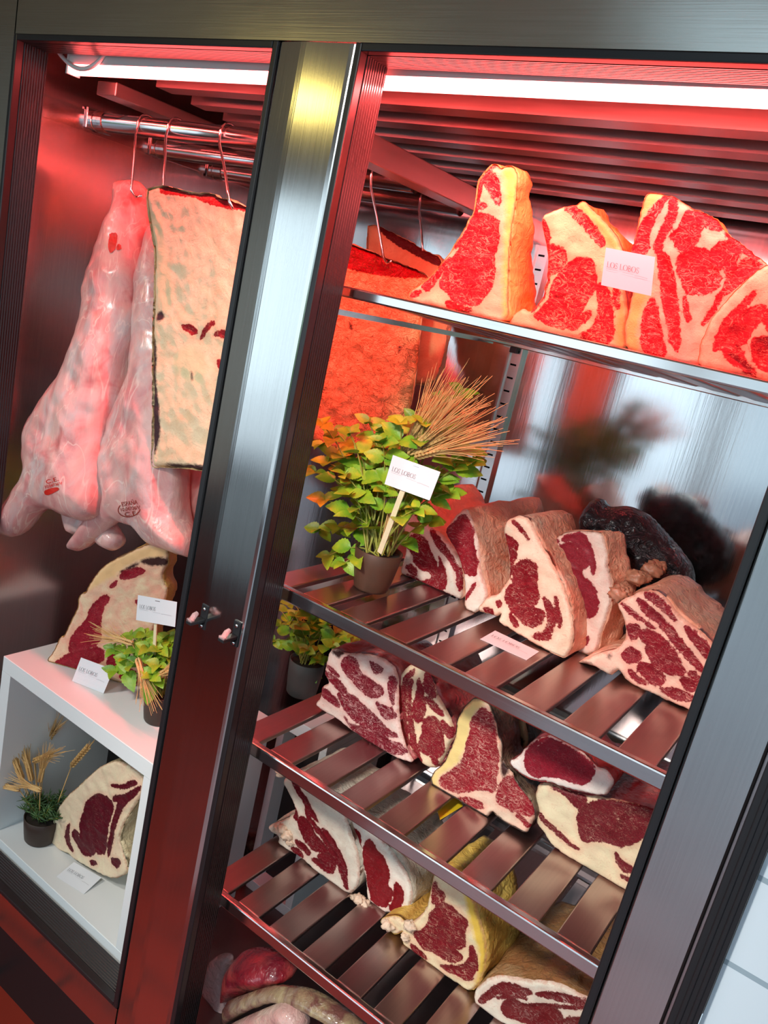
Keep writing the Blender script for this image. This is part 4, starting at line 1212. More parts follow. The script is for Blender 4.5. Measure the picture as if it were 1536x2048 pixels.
cut('t_bone_block', 'T-bone cut with a thick yellow fat strip down its left side', O,
    [(60, 1140), (100, 1050), (230, 950), (330, 720), (390, 560), (390, 400), (480, 240), (600, 110), (720, 120), (800, 180), (860, 320), (910, 430), (920, 560), (980, 700), (965, 860), (1000, 990), (1090, 1020), (1160, 1200), (1330, 1400), (1390, 1520), (1400, 1640), (1340, 1760), (1300, 1850), (1150, 1780), (1000, 1690), (900, 1620), (850, 1560), (760, 1660), (650, 1590), (520, 1500), (400, 1430), (280, 1340), (180, 1290), (80, 1240)],
    y=0.262, depth=0.09, top=0.10, zrest=S3, shrink=0.95,
    lean=[[(700, 260), (760, 230), (830, 310), (870, 420), (890, 560), (920, 740), (930, 880), (910, 1040), (900, 1200), (870, 1300), (800, 1290), (700, 1260), (560, 1290), (400, 1320), (300, 1280), (190, 1230), (200, 1120), (330, 1050), (450, 960), (520, 820), (550, 640), (590, 520), (590, 400)],
          [(1080, 1090), (1140, 1170), (1220, 1260), (1310, 1400), (1380, 1560), (1360, 1610), (1250, 1580), (1100, 1540), (980, 1480), (910, 1400), (950, 1280), (980, 1180)], [(1150, 1590), (1260, 1640), (1350, 1740), (1300, 1740)], [(400, 1400), (540, 1380), (700, 1440), (750, 1520), (640, 1500), (520, 1450)]],
    rind=[[(50, 1140), (90, 1050), (220, 950), (320, 720), (380, 560), (380, 400), (470, 240), (590, 100), (730, 120), (760, 190), (640, 290), (590, 420), (575, 560), (520, 740), (440, 930), (330, 1010), (190, 1080), (150, 1180), (170, 1290), (70, 1240)]],
    dark=[[(960, 870), (1000, 930), (1080, 1000), (1050, 1090), (990, 1130), (955, 1000)]],
    veins=[([(380, 1340), (560, 1290), (700, 1260), (830, 1300)], .0016)],
    face=meat_face('t_bone_face', fat=((0.82, 0.64, 0.48), (0.76, 0.50, 0.38)), rind=(0.80, 0.60, 0.24), marb=1.1, ms=1.15, lean=((0.36, 0.012, 0.026), (0.46, 0.03, 0.045)), rot=(.3, .3, .9)), skin=SK['dark'])
cut('aged_beef_end', 'dark dried end piece standing behind the T-bone cut', O,
    [(900, 1100), (880, 700), (800, 300), (800, 180), (1000, 150), (1180, 230), (1290, 420), (1320, 640), (1270, 840), (1260, 1150)],
    y=0.375, depth=0.10, top=0.08, zrest=S3, shrink=0.9, lump=0.014,
    lean=[[(900, 460), (1080, 500), (1150, 600), (1200, 760), (1080, 850), (980, 800)]], dark=[[(780, 180), (1000, 160), (1060, 260), (880, 330), (800, 260)], [(900, 420), (1280, 600), (1240, 860), (1100, 880), (960, 850)]],
    face=meat_face('dried_face', fat=((0.48, 0.36, 0.20), (0.30, 0.18, 0.10)), lean=((0.04, 0.012, 0.012), (0.07, 0.02, 0.018)), dark=(0.028, 0.012, 0.012), marb=0.2), skin=SK['dark'])
q = 340 / 1536
O = (1000, 1440, q)
Bq, _ = cut('beef_sirloin_block', 'large cream-fatted cut with a thin red streak, at the right end of the T-bone shelf', O,
    [(330, 590), (420, 575), (560, 620), (740, 695), (900, 700), (1100, 740), (1290, 790), (1440, 830), (1480, 1000), (1400, 1400), (1250, 1690), (1130, 1605), (1000, 1530), (800, 1405), (680, 1335), (620, 1255), (500, 1170), (420, 1085), (390, 1020), (310, 930), (330, 820), (310, 700)],
    y=0.281, depth=0.22, top=0.24, zrest=S3, shrink=0.94,
    lean=[[(700, 850), (760, 780), (880, 730), (1050, 750), (1250, 790), (1400, 830), (1400, 900), (1330, 1020), (1200, 1120), (1080, 1140), (980, 1110), (850, 1080), (760, 1100), (710, 1000)],
          [(440, 605), (560, 640), (700, 690), (780, 720), (760, 770), (680, 790), (620, 700), (560, 650)], [(330, 800), (400, 890), (520, 1010), (640, 1110), (730, 1180), (640, 1130), (500, 1020), (380, 900)],
          [(1040, 1190), (1080, 1260), (1200, 1340), (1220, 1400), (1100, 1350), (1050, 1280)], [(1080, 1400), (1170, 1430), (1170, 1460)], [(1290, 800), (1420, 830), (1420, 860), (1330, 850)]],
    veins=[([(980, 1010), (1080, 880), (1120, 820), (1190, 815)], .0022), ([(1045, 1010), (1070, 920)], .0014), ([(770, 1000), (870, 890), (930, 970)], .0014)],
    face=meat_face('cream_face', fat=((0.82, 0.72, 0.48), (0.78, 0.62, 0.42)), marb=0.45, ms=1.3, lean=((0.26, 0.014, 0.030), (0.22, 0.035, 0.035))), skin=SK['red'])
cut('beef_sirloin_block', 'small red cut with a white fat base, laid on top of the cream-fatted cut', O,
    [(75, 365), (130, 360), (220, 260), (290, 190), (420, 140), (480, 130), (640, 230), (780, 330), (860, 430), (960, 450), (1020, 530), (1015, 610), (960, 690), (880, 692), (740, 662), (560, 612), (420, 572), (280, 550), (160, 480), (90, 420)],
    y=0.262, depth=0.12, top=0.13, shrink=0.94,
    lean=[[(250, 250), (380, 180), (440, 160), (600, 240), (740, 330), (850, 430), (830, 500), (780, 570), (700, 570), (560, 520), (400, 500), (320, 520), (250, 470), (220, 400)]],
    veins=[([(480, 490), (510, 340)], .0012), ([(370, 440), (340, 310)], .0008), ([(280, 270), (400, 200)], .002)],
    face=meat_face('white_rim_face', fat=((0.84, 0.78, 0.72), (0.80, 0.70, 0.64)), lean=((0.34, 0.016, 0.036), (0.42, 0.035, 0.055)), marb=0.25, ms=1.5), skin=SK['red'])
O = (520, 1520, q)
cut('beef_rib_block', 'flat-sided rib cut with frayed bone tip, leftmost on the lowest slatted shelf', O,
    [(50, 610), (130, 570), (220, 540), (300, 490), (310, 450), (280, 360), (220, 250), (190, 190), (300, 90), (560, 250), (740, 400), (790, 600), (880, 850), (892, 1050), (870, 1150), (800, 1232), (640, 1115), (560, 1060), (440, 960), (350, 880), (260, 830), (150, 750), (170, 700), (90, 660)],
    y=0.281, depth=0.18, top=0.20, zrest=S4, shrink=0.97, drift=(0.005, 0),
    lean=[[(290, 180), (330, 200), (400, 320), (470, 430), (520, 530), (530, 570), (450, 480), (390, 360), (320, 260)], [(350, 530), (390, 510), (470, 590), (490, 670), (560, 760), (620, 820), (590, 840), (480, 810), (410, 730), (380, 650), (350, 580)],
          [(320, 720), (400, 760), (460, 830), (440, 860), (380, 810), (330, 760)], [(520, 860), (620, 840), (680, 920), (670, 990), (640, 1030), (540, 960), (450, 890), (560, 900)], [(560, 610), (640, 680), (720, 830), (770, 940), (780, 1040), (790, 1130), (750, 1060), (700, 900), (640, 800), (580, 680)],
          [(410, 430), (480, 560), (600, 700), (700, 880), (750, 1020), (800, 1160), (780, 1160), (720, 1000), (640, 850), (540, 680), (430, 520)], [(290, 420), (340, 470), (340, 540), (310, 520)], [(280, 790), (340, 800), (400, 880), (330, 850)]],
    veins=[([(420, 440), (560, 640), (680, 830), (740, 980), (790, 1160)], .0014)],
    knobs=[(210, 620, -.002, .012), (250, 680, -.004, .013), (160, 620, .002, .010), (280, 740, 0, .010), (190, 110, .02, .012)],
    face=meat_face('frayed_face', fat=((0.78, 0.70, 0.58), (0.74, 0.62, 0.50)), marb=0.35, lean=((0.20, 0.006, 0.016), (0.27, 0.012, 0.022))), skin=SK['white'])
cut('beef_sirloin_block', 'white-rinded cut with one long red eye, second on the lowest slatted shelf', O,
    [(740, 480), (800, 510), (920, 590), (1010, 640), (1150, 790), (1270, 950), (1350, 1100), (1370, 1250), (1330, 1370), (1250, 1402), (1100, 1382), (1010, 1335), (960, 1260), (950, 1100), (920, 950), (880, 860), (800, 640)],
    y=0.300, depth=0.16, top=0.2, zrest=S4, shrink=0.99, drift=(0.018, 0.0), lump=0.008,
    lean=[[(940, 750), (1000, 720), (1060, 820), (1140, 900), (1170, 1020), (1140, 1130), (1200, 1180), (1180, 1260), (1130, 1330), (1050, 1300), (1000, 1250), (960, 1000), (940, 880)], [(1220, 1090), (1280, 1170), (1290, 1250), (1250, 1370), (1160, 1350), (1210, 1270)], [(780, 530), (830, 610), (900, 650), (920, 800), (880, 780), (820, 640)]],
    veins=[([(1010, 1160), (1050, 1090), (1100, 1050)], .0012), ([(1000, 980), (1050, 1090)], .0008)],
    knobs=[(900, 1260, -.01, .012), (950, 1300, -.008, .011), (850, 1240, -.005, .008)],
    face=meat_face('one_eye_face', fat=((0.82, 0.76, 0.66), (0.78, 0.66, 0.56)), marb=0.2, lean=((0.26, 0.006, 0.012), (0.34, 0.014, 0.02))), skin=SK['white'])
q = 280 / 1536
O = (740, 1720, q)
cut('beef_rib_block', 'yellow-fatted rib cut with a jutting bone, on the lowest slatted shelf', O,
    [(80, 690), (140, 640), (290, 620), (380, 700), (480, 670), (600, 560), (640, 400), (690, 140), (760, 60), (1000, 190), (1130, 420), (1180, 600), (1240, 800), (1270, 1000), (1255, 1200), (1200, 1350), (1130, 1440), (1070, 1452), (960, 1375), (800, 1275), (700, 1205), (520, 1070), (440, 995), (350, 960), (340, 880), (370, 780), (260, 840), (180, 760)],
    y=0.256, depth=0.15, top=0.18, zrest=S4, shrink=0.98, drift=(0.012, 0),
    lean=[[(760, 480), (830, 480), (960, 560), (1070, 660), (1060, 740), (1030, 800), (1050, 920), (1000, 980), (900, 950), (1020, 1060), (980, 1110), (860, 1110), (760, 1040), (600, 970), (540, 900), (470, 800), (600, 760), (640, 700), (660, 600)],
          [(690, 280), (720, 230), (740, 330), (820, 360), (800, 430), (720, 480), (690, 460)], [(1110, 930), (1160, 1030), (1180, 1140), (1150, 1230), (1090, 1330), (1000, 1270), (880, 1230), (760, 1160), (860, 1160), (960, 1170), (1060, 1140), (1100, 1050)], [(440, 930), (520, 960), (620, 1070), (600, 1090), (500, 1020)]],
    rind=[[(1000, 180), (1140, 420), (1190, 600), (1250, 800), (1280, 1000), (1265, 1200), (1205, 1350), (1130, 1450), (1180, 1250), (1200, 1000), (1130, 800), (1090, 620), (1040, 380)]],
    veins=[([(660, 720), (780, 720), (830, 730)], .0024), ([(640, 780), (720, 830)], .0024), ([(760, 930), (900, 985), (990, 1000)], .002)],
    knobs=[(200, 720, -.002, .012), (440, 720, -.004, .012), (390, 840, -.002, .009)],
    face=meat_face('yellow_rib_face', fat=((0.82, 0.70, 0.44), (0.76, 0.52, 0.34)), rind=(0.78, 0.50, 0.08), marb=0.7, lean=((0.22, 0.008, 0.016), (0.30, 0.012, 0.022))), skin=SK['yellow'])
O = (930, 1820, q)
cut('beef_rib_block', 'low wide cut with brown crust and white fat ring, on the lowest slatted shelf', O,
    [(80, 950), (130, 860), (250, 760), (380, 730), (560, 760), (680, 785), (900, 795), (1060, 835), (1250, 940), (1360, 985), (1560, 1050), (1650, 1250), (1600, 1600), (1450, 1830), (900, 1530), (500, 1310), (300, 1205), (180, 1110), (100, 1065)],
    y=0.243, depth=0.26, top=0.27, zrest=S4, shrink=0.93, drift=(-0.01, 0.012), lump=0.010,
    lean=[[(270, 880), (380, 810), (520, 810), (660, 860), (740, 910), (660, 940), (480, 910), (330, 920), (300, 950), (180, 1020), (150, 1000)], [(770, 930), (860, 905), (1050, 920), (1200, 970), (1350, 1000), (1340, 1080), (1200, 1020), (960, 980)],
          [(400, 1060), (470, 980), (560, 980), (640, 1040), (820, 1050), (900, 1040), (1000, 1080), (1070, 1180), (1060, 1300), (800, 1300), (560, 1200), (430, 1150)], [(1090, 1190), (1400, 1170), (1450, 1360), (1100, 1300)], [(330, 970), (450, 940), (600, 955), (690, 970), (600, 965), (460, 955)], [(900, 1045), (1150, 1060), (1300, 1075), (1100, 1075)]],
    face=meat_face('brown_crust_face', fat=((0.80, 0.74, 0.62), (0.76, 0.68, 0.56)), marb=0.5, lean=((0.22, 0.012, 0.018), (0.26, 0.035, 0.03))), skin=SK['brown'])

# ------------------------------------------------------------------ white display cube, its meat, pots and cards
CT = Z(-1.026)
cz0 = FZ
x0, x1, y0, y1 = -1.630, -1.050, 0.070, 0.42
t = thing('display_cube', 'white open-fronted display cube standing on the cabinet base at the left', 'shelf', (-1.34, 0.28, cz0), 'white display plinths')
MB().box(x0, x1, y0, y1, CT - 0.040, CT).build('top_board', MAT['white'], t, bevel=0.0015)
MB().box(x0, x1, y0, y1, cz0, cz0 + 0.040).build('bottom_board', MAT['white'], t, bevel=0.0015)
MB().box(x0, x0 + 0.036, y0 + .0005, y1, cz0 + 0.040, CT - 0.040).build('side_board', MAT['white'], t)
MB().box(x1 - 0.042, x1, y0 + .0005, y1, cz0 + 0.040, CT - 0.040).build('side_board', MAT['white'], t)
MB().box(x0 + 0.036, x1 - 0.042, y1 - 0.012, y1, cz0 + 0.040, CT - 0.040).build('back_board', plain('dark_back_board', (0.018, 0.012, 0.011), 0.6), t)  # near-black sheet painted for the shade behind the cube's open back
t = thing('display_plinth', 'second white plinth behind the centre post, carrying the grey mint pot', 'shelf', (-1.0, 0.5, cz0), 'white display plinths')
px0, px1, py0, py1, PT = -1.060, -0.905, 0.47, 0.74, Z(-1.03)
MB().box(px0, px1, py0, py1, PT - 0.04, PT).build('top_board', MAT['white'], t, bevel=0.0015)
MB().box(px0, px1, py0, py1, cz0, cz0 + 0.03).build('bottom_board', MAT['white'], t, bevel=0.0015)
MB().box(px0, px0 + 0.02, py0 + .0005, py1, cz0 + 0.03, PT - 0.04).build('side_board', MAT['white'], t)
MB().box(px1 - 0.02, px1, py0 + .0005, py1, cz0 + 0.03, PT - 0.04).build('side_board', MAT['white'], t)
MB().box(px0 + 0.02, px1 - 0.02, py0 + .05, py0 + .062, cz0 + 0.03, PT - 0.04).build('back_board', bpy.data.materials['dark_back_board'], t)  # near-black sheet in place of the shade inside the plinth
q = 280 / 1470
O = (80, 1080, q)
cut('beef_rump_block', 'large rump cut with a dark hollow top, standing on the white cube', O,
    [(70, 1250), (130, 1190), (210, 1010), (240, 1030), (310, 870), (390, 720), (400, 590), (440, 560), (470, 570), (520, 450), (650, 280), (840, 170), (1000, 100), (1160, 30), (1340, 60), (1350, 250), (1290, 340), (1290, 430), (1340, 520), (1300, 700), (1200, 900), (1100, 1200), (1010, 1480), (960, 1580), (800, 1600), (700, 1540), (500, 1480), (330, 1420), (180, 1370), (80, 1320)],
    P0=(-1.44, 0.19, CT), yaw=math.radians(25), depth=0.10, top=0.07, zrest=CT, shrink=0.96,
    lean=[[(690, 570), (735, 610), (650, 720), (630, 900), (640, 1080), (400, 1160), (290, 1180), (350, 980), (480, 870), (540, 700)], [(140, 1300), (300, 1200), (420, 1160), (660, 1120), (670, 1280), (500, 1300), (340, 1420), (200, 1370)],
          [(730, 1190), (920, 1180), (900, 1300), (800, 1340), (700, 1320)], [(730, 490), (820, 420), (780, 490)], [(820, 1420), (1000, 1330), (1000, 1560), (900, 1500)], [(1000, 650), (1060, 620), (1050, 700)], [(880, 320), (1040, 290), (1120, 330), (900, 420), (840, 390)]],
    dark=[[(1060, 210), (1150, 180), (1340, 180), (1345, 265), (1180, 275), (1060, 240)], [(800, 390), (860, 320), (1010, 230), (1050, 240), (990, 300), (880, 310)], [(860, 1440), (980, 1380), (960, 1480), (880, 1510)]],
    rind=[[(470, 560), (650, 270), (1000, 90), (1340, 50), (1340, 180), (1060, 200), (860, 310), (780, 390), (700, 420)]],
    face=meat_face('rump_face', fat=((0.80, 0.62, 0.40), (0.78, 0.40, 0.28)), rind=(0.80, 0.50, 0.24), marb=0.35, lean=((0.38, 0.012, 0.03), (0.46, 0.03, 0.05))), skin=SK['orange'])
q = 310 / 1512
O = (0, 1380, q)
IB = cz0 + 0.040
cut('beef_rib_block', 'cream-fatted cut with a dark red eye, inside the white cube', O,
    [(470, 1520), (480, 1380), (540, 1180), (640, 1040), (780, 920), (900, 800), (1000, 730), (1130, 690), (1300, 760), (1400, 870), (1390, 1000), (1300, 1140), (1200, 1300), (1150, 1450), (1190, 1600), (1225, 1680), (1240, 1800), (1090, 1855), (960, 1795), (860, 1740), (700, 1650), (640, 1590), (560, 1615), (470, 1565)],
    y=0.155, depth=0.14, top=0.12, zrest=IB, shrink=0.95,
    lean=[[(870, 1070), (950, 1010), (1040, 1040), (1100, 1100), (1100, 1180), (1060, 1300), (1040, 1400), (1020, 1600), (960, 1600), (940, 1560), (900, 1620), (820, 1600), (740, 1500), (700, 1400), (740, 1350), (790, 1430), (780, 1280), (820, 1180), (830, 1120)],
          [(1060, 930), (1200, 930), (1310, 880), (1340, 920), (1200, 960)], [(1380, 930), (1340, 1010), (1200, 1130), (1130, 1300), (1100, 1460), (1050, 1640), (1040, 1560), (1080, 1380), (1120, 1200), (1160, 1080), (1100, 1080), (1120, 1030), (1240, 1020)],
          [(690, 1290), (680, 1380), (670, 1500), (720, 1590), (650, 1530), (630, 1420)], [(1080, 1640), (1180, 1660), (1150, 1740), (1090, 1700)], [(880, 1660), (960, 1690), (900, 1710)]],
    veins=[([(960, 1150), (980, 1200), (1000, 1250)], .0016), ([(850, 1320), (920, 1330), (970, 1370)], .0016), ([(760, 1370), (780, 1440)], .0026)],
    face=meat_face('dark_eye_face', fat=((0.80, 0.66, 0.44), (0.78, 0.58, 0.40)), marb=0.25, lean=((0.13, 0.008, 0.020), (0.17, 0.014, 0.028))), skin=SK['cream'])
# ------------------------------------------------------------------ hanging carcasses and sides
SK['slab'] = fat_skin('hung_side_cover', (0.70, 0.52, 0.28), (0.58, 0.36, 0.16), (0.46, 0.36, 0.20), (0.16, 0.05, 0.03), 14, 0.24, 0.4)
def lamb_skin():
    m, nt, b = newmat('lamb_membrane')
    co = objco(nt, (1.0, 1.0, 0.45))
    f = noise_n(nt, co, 15, 5, 1.2)
    col = mix(nt, ramp(nt, f, [(0.36, 0.0), (0.62, 1.0)]), (0.62, 0.25, 0.24), (0.74, 0.45, 0.40))
    g = noise_n(nt, objco(nt, (1.0, 1.0, 0.6), (.3, .2, 0)), 9, 5, 1.6)
    col = mix(nt, ramp(nt, g, [(0.50, 0.0), (0.66, 0.85)]), col, (0.60, 0.50, 0.48))
    r = math_n(nt, 'ABSOLUTE', math_n(nt, 'SUBTRACT', noise_n(nt, co, 11, 3, 1.0), 0.5))
    col = mix(nt, math_n(nt, 'MULTIPLY', math_n(nt, 'SUBTRACT', 0.016, r), 45, True), col, (0.80, 0.62, 0.54))
    col = mix(nt, ramp(nt, noise_n(nt, objco(nt), 12, 3, 0.5), [(0.60, 0.0), (0.72, 0.8)]), col, (0.50, 0.10, 0.10))
    L(nt, col, b.inputs['Base Color'])
    b.inputs['Roughness'].default_value = 0.30
    b.inputs['Coat Weight'].default_value = 0.25
    b.inputs['Coat Roughness'].default_value = 0.15
    h = math_n(nt, 'ADD', f, math_n(nt, 'MULTIPLY', noise_n(nt, co, 70, 4, 1.0), 0.35))
    bump(nt, b, h, 0.5, 0.006)
    return m
MAT['lamb'] = lamb_skin()
def carcass(label, P0, pitch, body, T, R, extra=(), seed=0, lump=0.008):
    pl = Plane(P0, 0.0, pitch)
    ch = [(pl, smoothpoly([pl.uv(*c) for c in body], 2), T, R)]
    for (dy, pts, T2, R2) in extra:
        p2 = Plane((P0[0], P0[1] + dy, P0[2]), 0.0, pitch)
        ch.append((p2, smoothpoly([p2.uv(*c) for c in pts], 2), T2, R2))
    t = thing('lamb_carcass', label, 'meat', P0, 'hanging lamb carcasses')
    ob, keep = inflate('body', ch, MAT['lamb'], t, g=0.008, lump=lump, ls=13, seed=seed)
    return t, pl, keep[0]
def decal(name, front, pts, mat, parent, off=0.0012):
    P = smoothpoly(pts, 1)
    if area2(P) < 0:
        P = P[::-1]
    Y, fs, rim = fill(resample(P, 2.0), 2.2)
    return mesh(name, [front.at(a, b, off) for a, b in Y], [tuple(reversed(f)) for f in fs], mat, parent)
A_body = [(248, 363), (242, 399), (237, 426), (221, 453), (215, 480), (202, 513), (185, 551), (183, 597), (177, 638), (158, 697), (133, 749), (101, 798), (77, 831), (64, 867), (60, 916), (66, 949), (49, 968), (27, 998), (5, 1036), (-8, 1050), (0, 1066), (14, 1074), (30, 1074), (49, 1058), (66, 1033), (87, 1017), (109, 1020), (140, 1036), (170, 1044), (195, 1032), (206, 1000), (208, 960), (212, 900), (225, 850), (240, 810), (251, 744), (269, 684), (279, 642), (279, 601), (290, 528), (283, 476), (290, 420), (288, 372), (277, 361), (264, 363)]
tA, plA, kA_ = carcass('skinned lamb carcass hanging nearest the left wall, red dye patch on its shank', (-1.53, 0.235, Z(0.12)), math.radians(8.5), A_body, 0.062, 0.085,
    extra=[(0.07, [(128, 1010), (134, 1050), (140, 1069), (160, 1070), (180, 1078), (191, 1083), (219, 1103), (238, 1099), (247, 1077), (230, 1050), (205, 1010), (160, 985)], 0.028, 0.03)])
kA = Front(kA_)
decal('dye_patch', kA, [(222, 466), (232, 464), (235, 478), (231, 498), (222, 508), (217, 500), (218, 480)], MAT['stamp_red'], tA)
decal('dye_mark', kA, [(236, 486), (240, 490), (240, 499), (234, 501), (232, 496)], MAT['stamp_red'], tA)
letters('stamp_letters', 'C.E.', kA, (93, 968), (118, 961), 8, MAT['stamp_red'], tA, 0.0013)
letters('stamp_letters', '10.04736/V', kA, (90, 977), (125, 969), 6, MAT['stamp_red'], tA, 0.0013)
decal('stamp_smear', kA, [(88, 982), (100, 977), (116, 974), (120, 979), (108, 986), (96, 991), (90, 989)], MAT['stamp_red'], tA, 0.001)

B_body = [(318, 445), (306, 465), (292, 517), (279, 572), (277, 622), (276, 684), (267, 749), (262, 757), (249, 790), (238, 820), (216, 858), (204, 889), (202, 927), (207, 965), (219, 990), (202, 1001), (189, 1025), (164, 1058), (142, 1088), (145, 1102), (164, 1102), (191, 1080), (227, 1047), (241, 1044), (271, 1055), (284, 1066), (301, 1088), (328, 1099), (361, 1110), (380, 1117), (388, 1090), (385, 1069), (375, 1044), (367, 998), (370, 938), (378, 850), (372, 700), (350, 560), (335, 460)]
tB, plB, kB_ = carcass('skinned lamb carcass with an oval inspection stamp, hanging behind the fat-covered side', (-1.41, 0.225, Z(0.05)), math.radians(5), B_body, 0.055, 0.085, seed=4)
kB = Front(kB_)
letters('stamp_letters', 'ESPA\u00d1A', kB, (244, 1013), (276, 1008), 9, MAT['stamp'], tB)
letters('stamp_letters', '10.04736/V', kB, (241, 1023), (281, 1018), 7.5, MAT['stamp'], tB)
letters('stamp_letters', 'C.E.', kB, (250, 1033), (276, 1029), 8.5, MAT['stamp'], tB)
R_ = MB()
cs = [(259 + 22 * math.cos(t), 1018 + 15.5 * math.sin(t) - 0.10 * 22 * math.cos(t)) for t in np.linspace(0.05 * math.pi, 1.2 * math.pi, 26)]
ribbon(R_, lambda a, b: kB.at(a, b, 0.0012), cs, 1.6)
R_.build('stamp_oval', MAT['stamp'], tB)
C_body = [(385, 640), (372, 760), (366, 900), (368, 990), (378, 1045), (388, 1085), (420, 1100), (462, 1070), (478, 960), (470, 800), (450, 640)]
carcass('skinned lamb carcass mostly hidden behind the centre post', (-1.25, 0.30, Z(0.0)), math.radians(4), C_body, 0.05, 0.08, seed=9)

FATF = ((0.84, 0.66, 0.44), (0.82, 0.56, 0.34))
q = 250 / 1536
O = (270, 350, q)
cut('hanging_beef_slab', 'flat beef side covered in pale mottled fat, hanging beside the lamb carcasses', O,
    [(125, 170), (200, 150), (330, 120), (500, 160), (700, 205), (960, 215), (1010, 270), (1200, 320), (1390, 405), (1800, 540), (1750, 900), (1650, 1500), (1500, 2300), (1420, 3000), (1390, 3720), (1000, 3660), (740, 3630), (630, 3610), (400, 3600), (300, 3590), (230, 3610), (190, 3560), (200, 3200), (205, 2700), (200, 2150), (205, 1900), (220, 1550), (225, 1300), (230, 950), (190, 680), (145, 480)],
    P0=(-1.38, 0.128, Z(0.1)), yaw=math.radians(2), depth=0.036, top=0.04, shrink=0.98, group='hanging beef sides', g=0.0055, lump=0.008, roundr=0.014, relief=1.0,
    lean=[[(300, 130), (500, 150), (690, 200), (960, 205), (1010, 265), (1200, 310), (1400, 400), (1390, 432), (1200, 405), (1000, 370), (860, 320), (690, 250), (520, 235), (320, 225)],
          [(560, 1860), (690, 1845), (760, 1930), (700, 1960)], [(880, 1850), (960, 1800), (980, 1830), (900, 1880), (820, 2000), (780, 2020)], [(960, 1960), (1100, 1900), (1120, 2000), (1050, 1980)], [(1010, 2260), (1130, 2350), (1120, 2420), (1030, 2360)]],
    dark=[[(215, 1960), (245, 2000), (265, 2200), (250, 2500), (300, 2850), (310, 3200), (270, 3330), (240, 3480), (215, 3250), (205, 2600)], [(330, 3540), (800, 3560), (1390, 3620), (1390, 3740), (800, 3660), (400, 3610)], [(270, 1690), (340, 1660), (370, 1740), (320, 1810), (260, 1780)], [(690, 2420), (715, 2410), (725, 2520), (700, 2540)]],
    rind=[[(230, 420), (330, 500), (360, 800), (420, 1100), (480, 1500), (400, 1700), (330, 1650), (240, 1400), (240, 950), (200, 700)], [(620, 2080), (800, 2150), (900, 2350), (820, 2600), (600, 2500), (420, 2300)]],
    face=meat_face('side_fat_face', fat=FATF, rind=(0.74, 0.60, 0.36), dark=(0.06, 0.03, 0.035), marb=0.4, lean=((0.45, 0.02, 0.03), (0.34, 0.015, 0.02)), wet=0.42, bs=0.28, bsc=30), skin=SK['slab'])
pR = onY(690, 540, 0.42)
cut('hanging_beef_slab', 'orange-fatted beef side hanging behind the mint, its red top under the hook', (0, 0, 1),
    [(640, 470), (700, 487), (740, 503), (780, 518), (830, 538), (862, 552), (850, 600), (842, 650), (838, 700), (832, 760), (820, 820), (800, 870), (770, 893), (730, 908), (690, 905), (655, 900), (620, 885), (590, 800), (600, 650), (620, 520)],
    P0=pR, yaw=math.radians(27), depth=0.05, top=0.05, shrink=0.99, group='hanging beef sides', g=0.0055, lump=0.010, roundr=0.018, relief=2.6,
    lean=[[(640, 470), (700, 485), (740, 502), (780, 517), (830, 537), (866, 552), (820, 554), (760, 549), (700, 536), (650, 522), (625, 515)]],
    dark=[[(700, 640), (706, 650), (704, 665), (698, 655)], [(798, 690), (804, 696), (796, 712)]],
    rind=[[(800, 620), (840, 620), (836, 720), (826, 800), (800, 850), (800, 720)]],
    face=meat_face('orange_side_face', fat=((0.86, 0.58, 0.26), (0.80, 0.38, 0.15)), rind=(0.62, 0.46, 0.20), marb=0.7, lean=((0.48, 0.015, 0.02), (0.38, 0.01, 0.018)), wet=0.36, bs=1.0, bsc=30), skin=SK['slab'])
cut('hanging_beef_slab', 'narrow beef side on the rear rail, only its dark top corner in view', (0, 0, 1),
    [(730, 452), (752, 448), (800, 473), (850, 500), (885, 518), (892, 600), (893, 660), (885, 720), (865, 770), (800, 765), (740, 620)],
    P0=onY(800, 560, 0.60), yaw=math.radians(10), depth=0.04, top=0.04, shrink=0.98, group='hanging beef sides', g=0.006,
    lean=[[(752, 446), (800, 470), (850, 498), (888, 516), (884, 534), (840, 512), (800, 492), (770, 470)]],
    face=meat_face('rear_side_face', fat=((0.66, 0.40, 0.20), (0.58, 0.30, 0.14)), marb=0.3, lean=((0.14, 0.01, 0.015), (0.10, 0.01, 0.012))), skin=SK['slab'])

def hook(label, rail, u, v, tip, grp='steel meat hooks'):
    y, z = RAILS[rail]
    x = onY(u, v, y)[0]
    zc = Z(z)
    r = 0.0245
    pts = [np.array([x, y + r * math.cos(t), zc + r * math.sin(t)]) for t in np.linspace(-0.5, math.pi + 0.25, 14)]
    tip = np.array(tip, float)
    k = pts[-1]
    dr = tip - k
    pts += [k + dr * 0.10 + np.array([0, -.003, -.004]), k + dr * 0.5, k + dr * 0.85, tip, tip + np.array([0.003, 0.012, -0.012]), tip + np.array([0.004, 0.026, -0.006])]
    t = thing('meat_hook', label, 'hook', (x, y, zc + r), grp)
    MB().tube(pts, 0.0028, 10).build('bent_rod', MAT['chrome'], t, True)
hook('steel hook holding the lamb carcass nearest the left wall', 0, 292, 262, onY(262, 380, 0.19))
hook('steel hook behind the pale fat-covered side, between the two carcasses', 0, 352, 268, onY(326, 374, 0.165))
hook('steel hook through the top of the pale fat-covered side', 0, 457, 275, onY(459, 404, 0.128))
hook('steel hook through the top of the orange-fatted side', 1, 755, 360, onY(766, 512, 0.432))
hook('steel hook on the rear rail holding the dark-topped side', 2, 850, 410, onY(845, 500, 0.61))

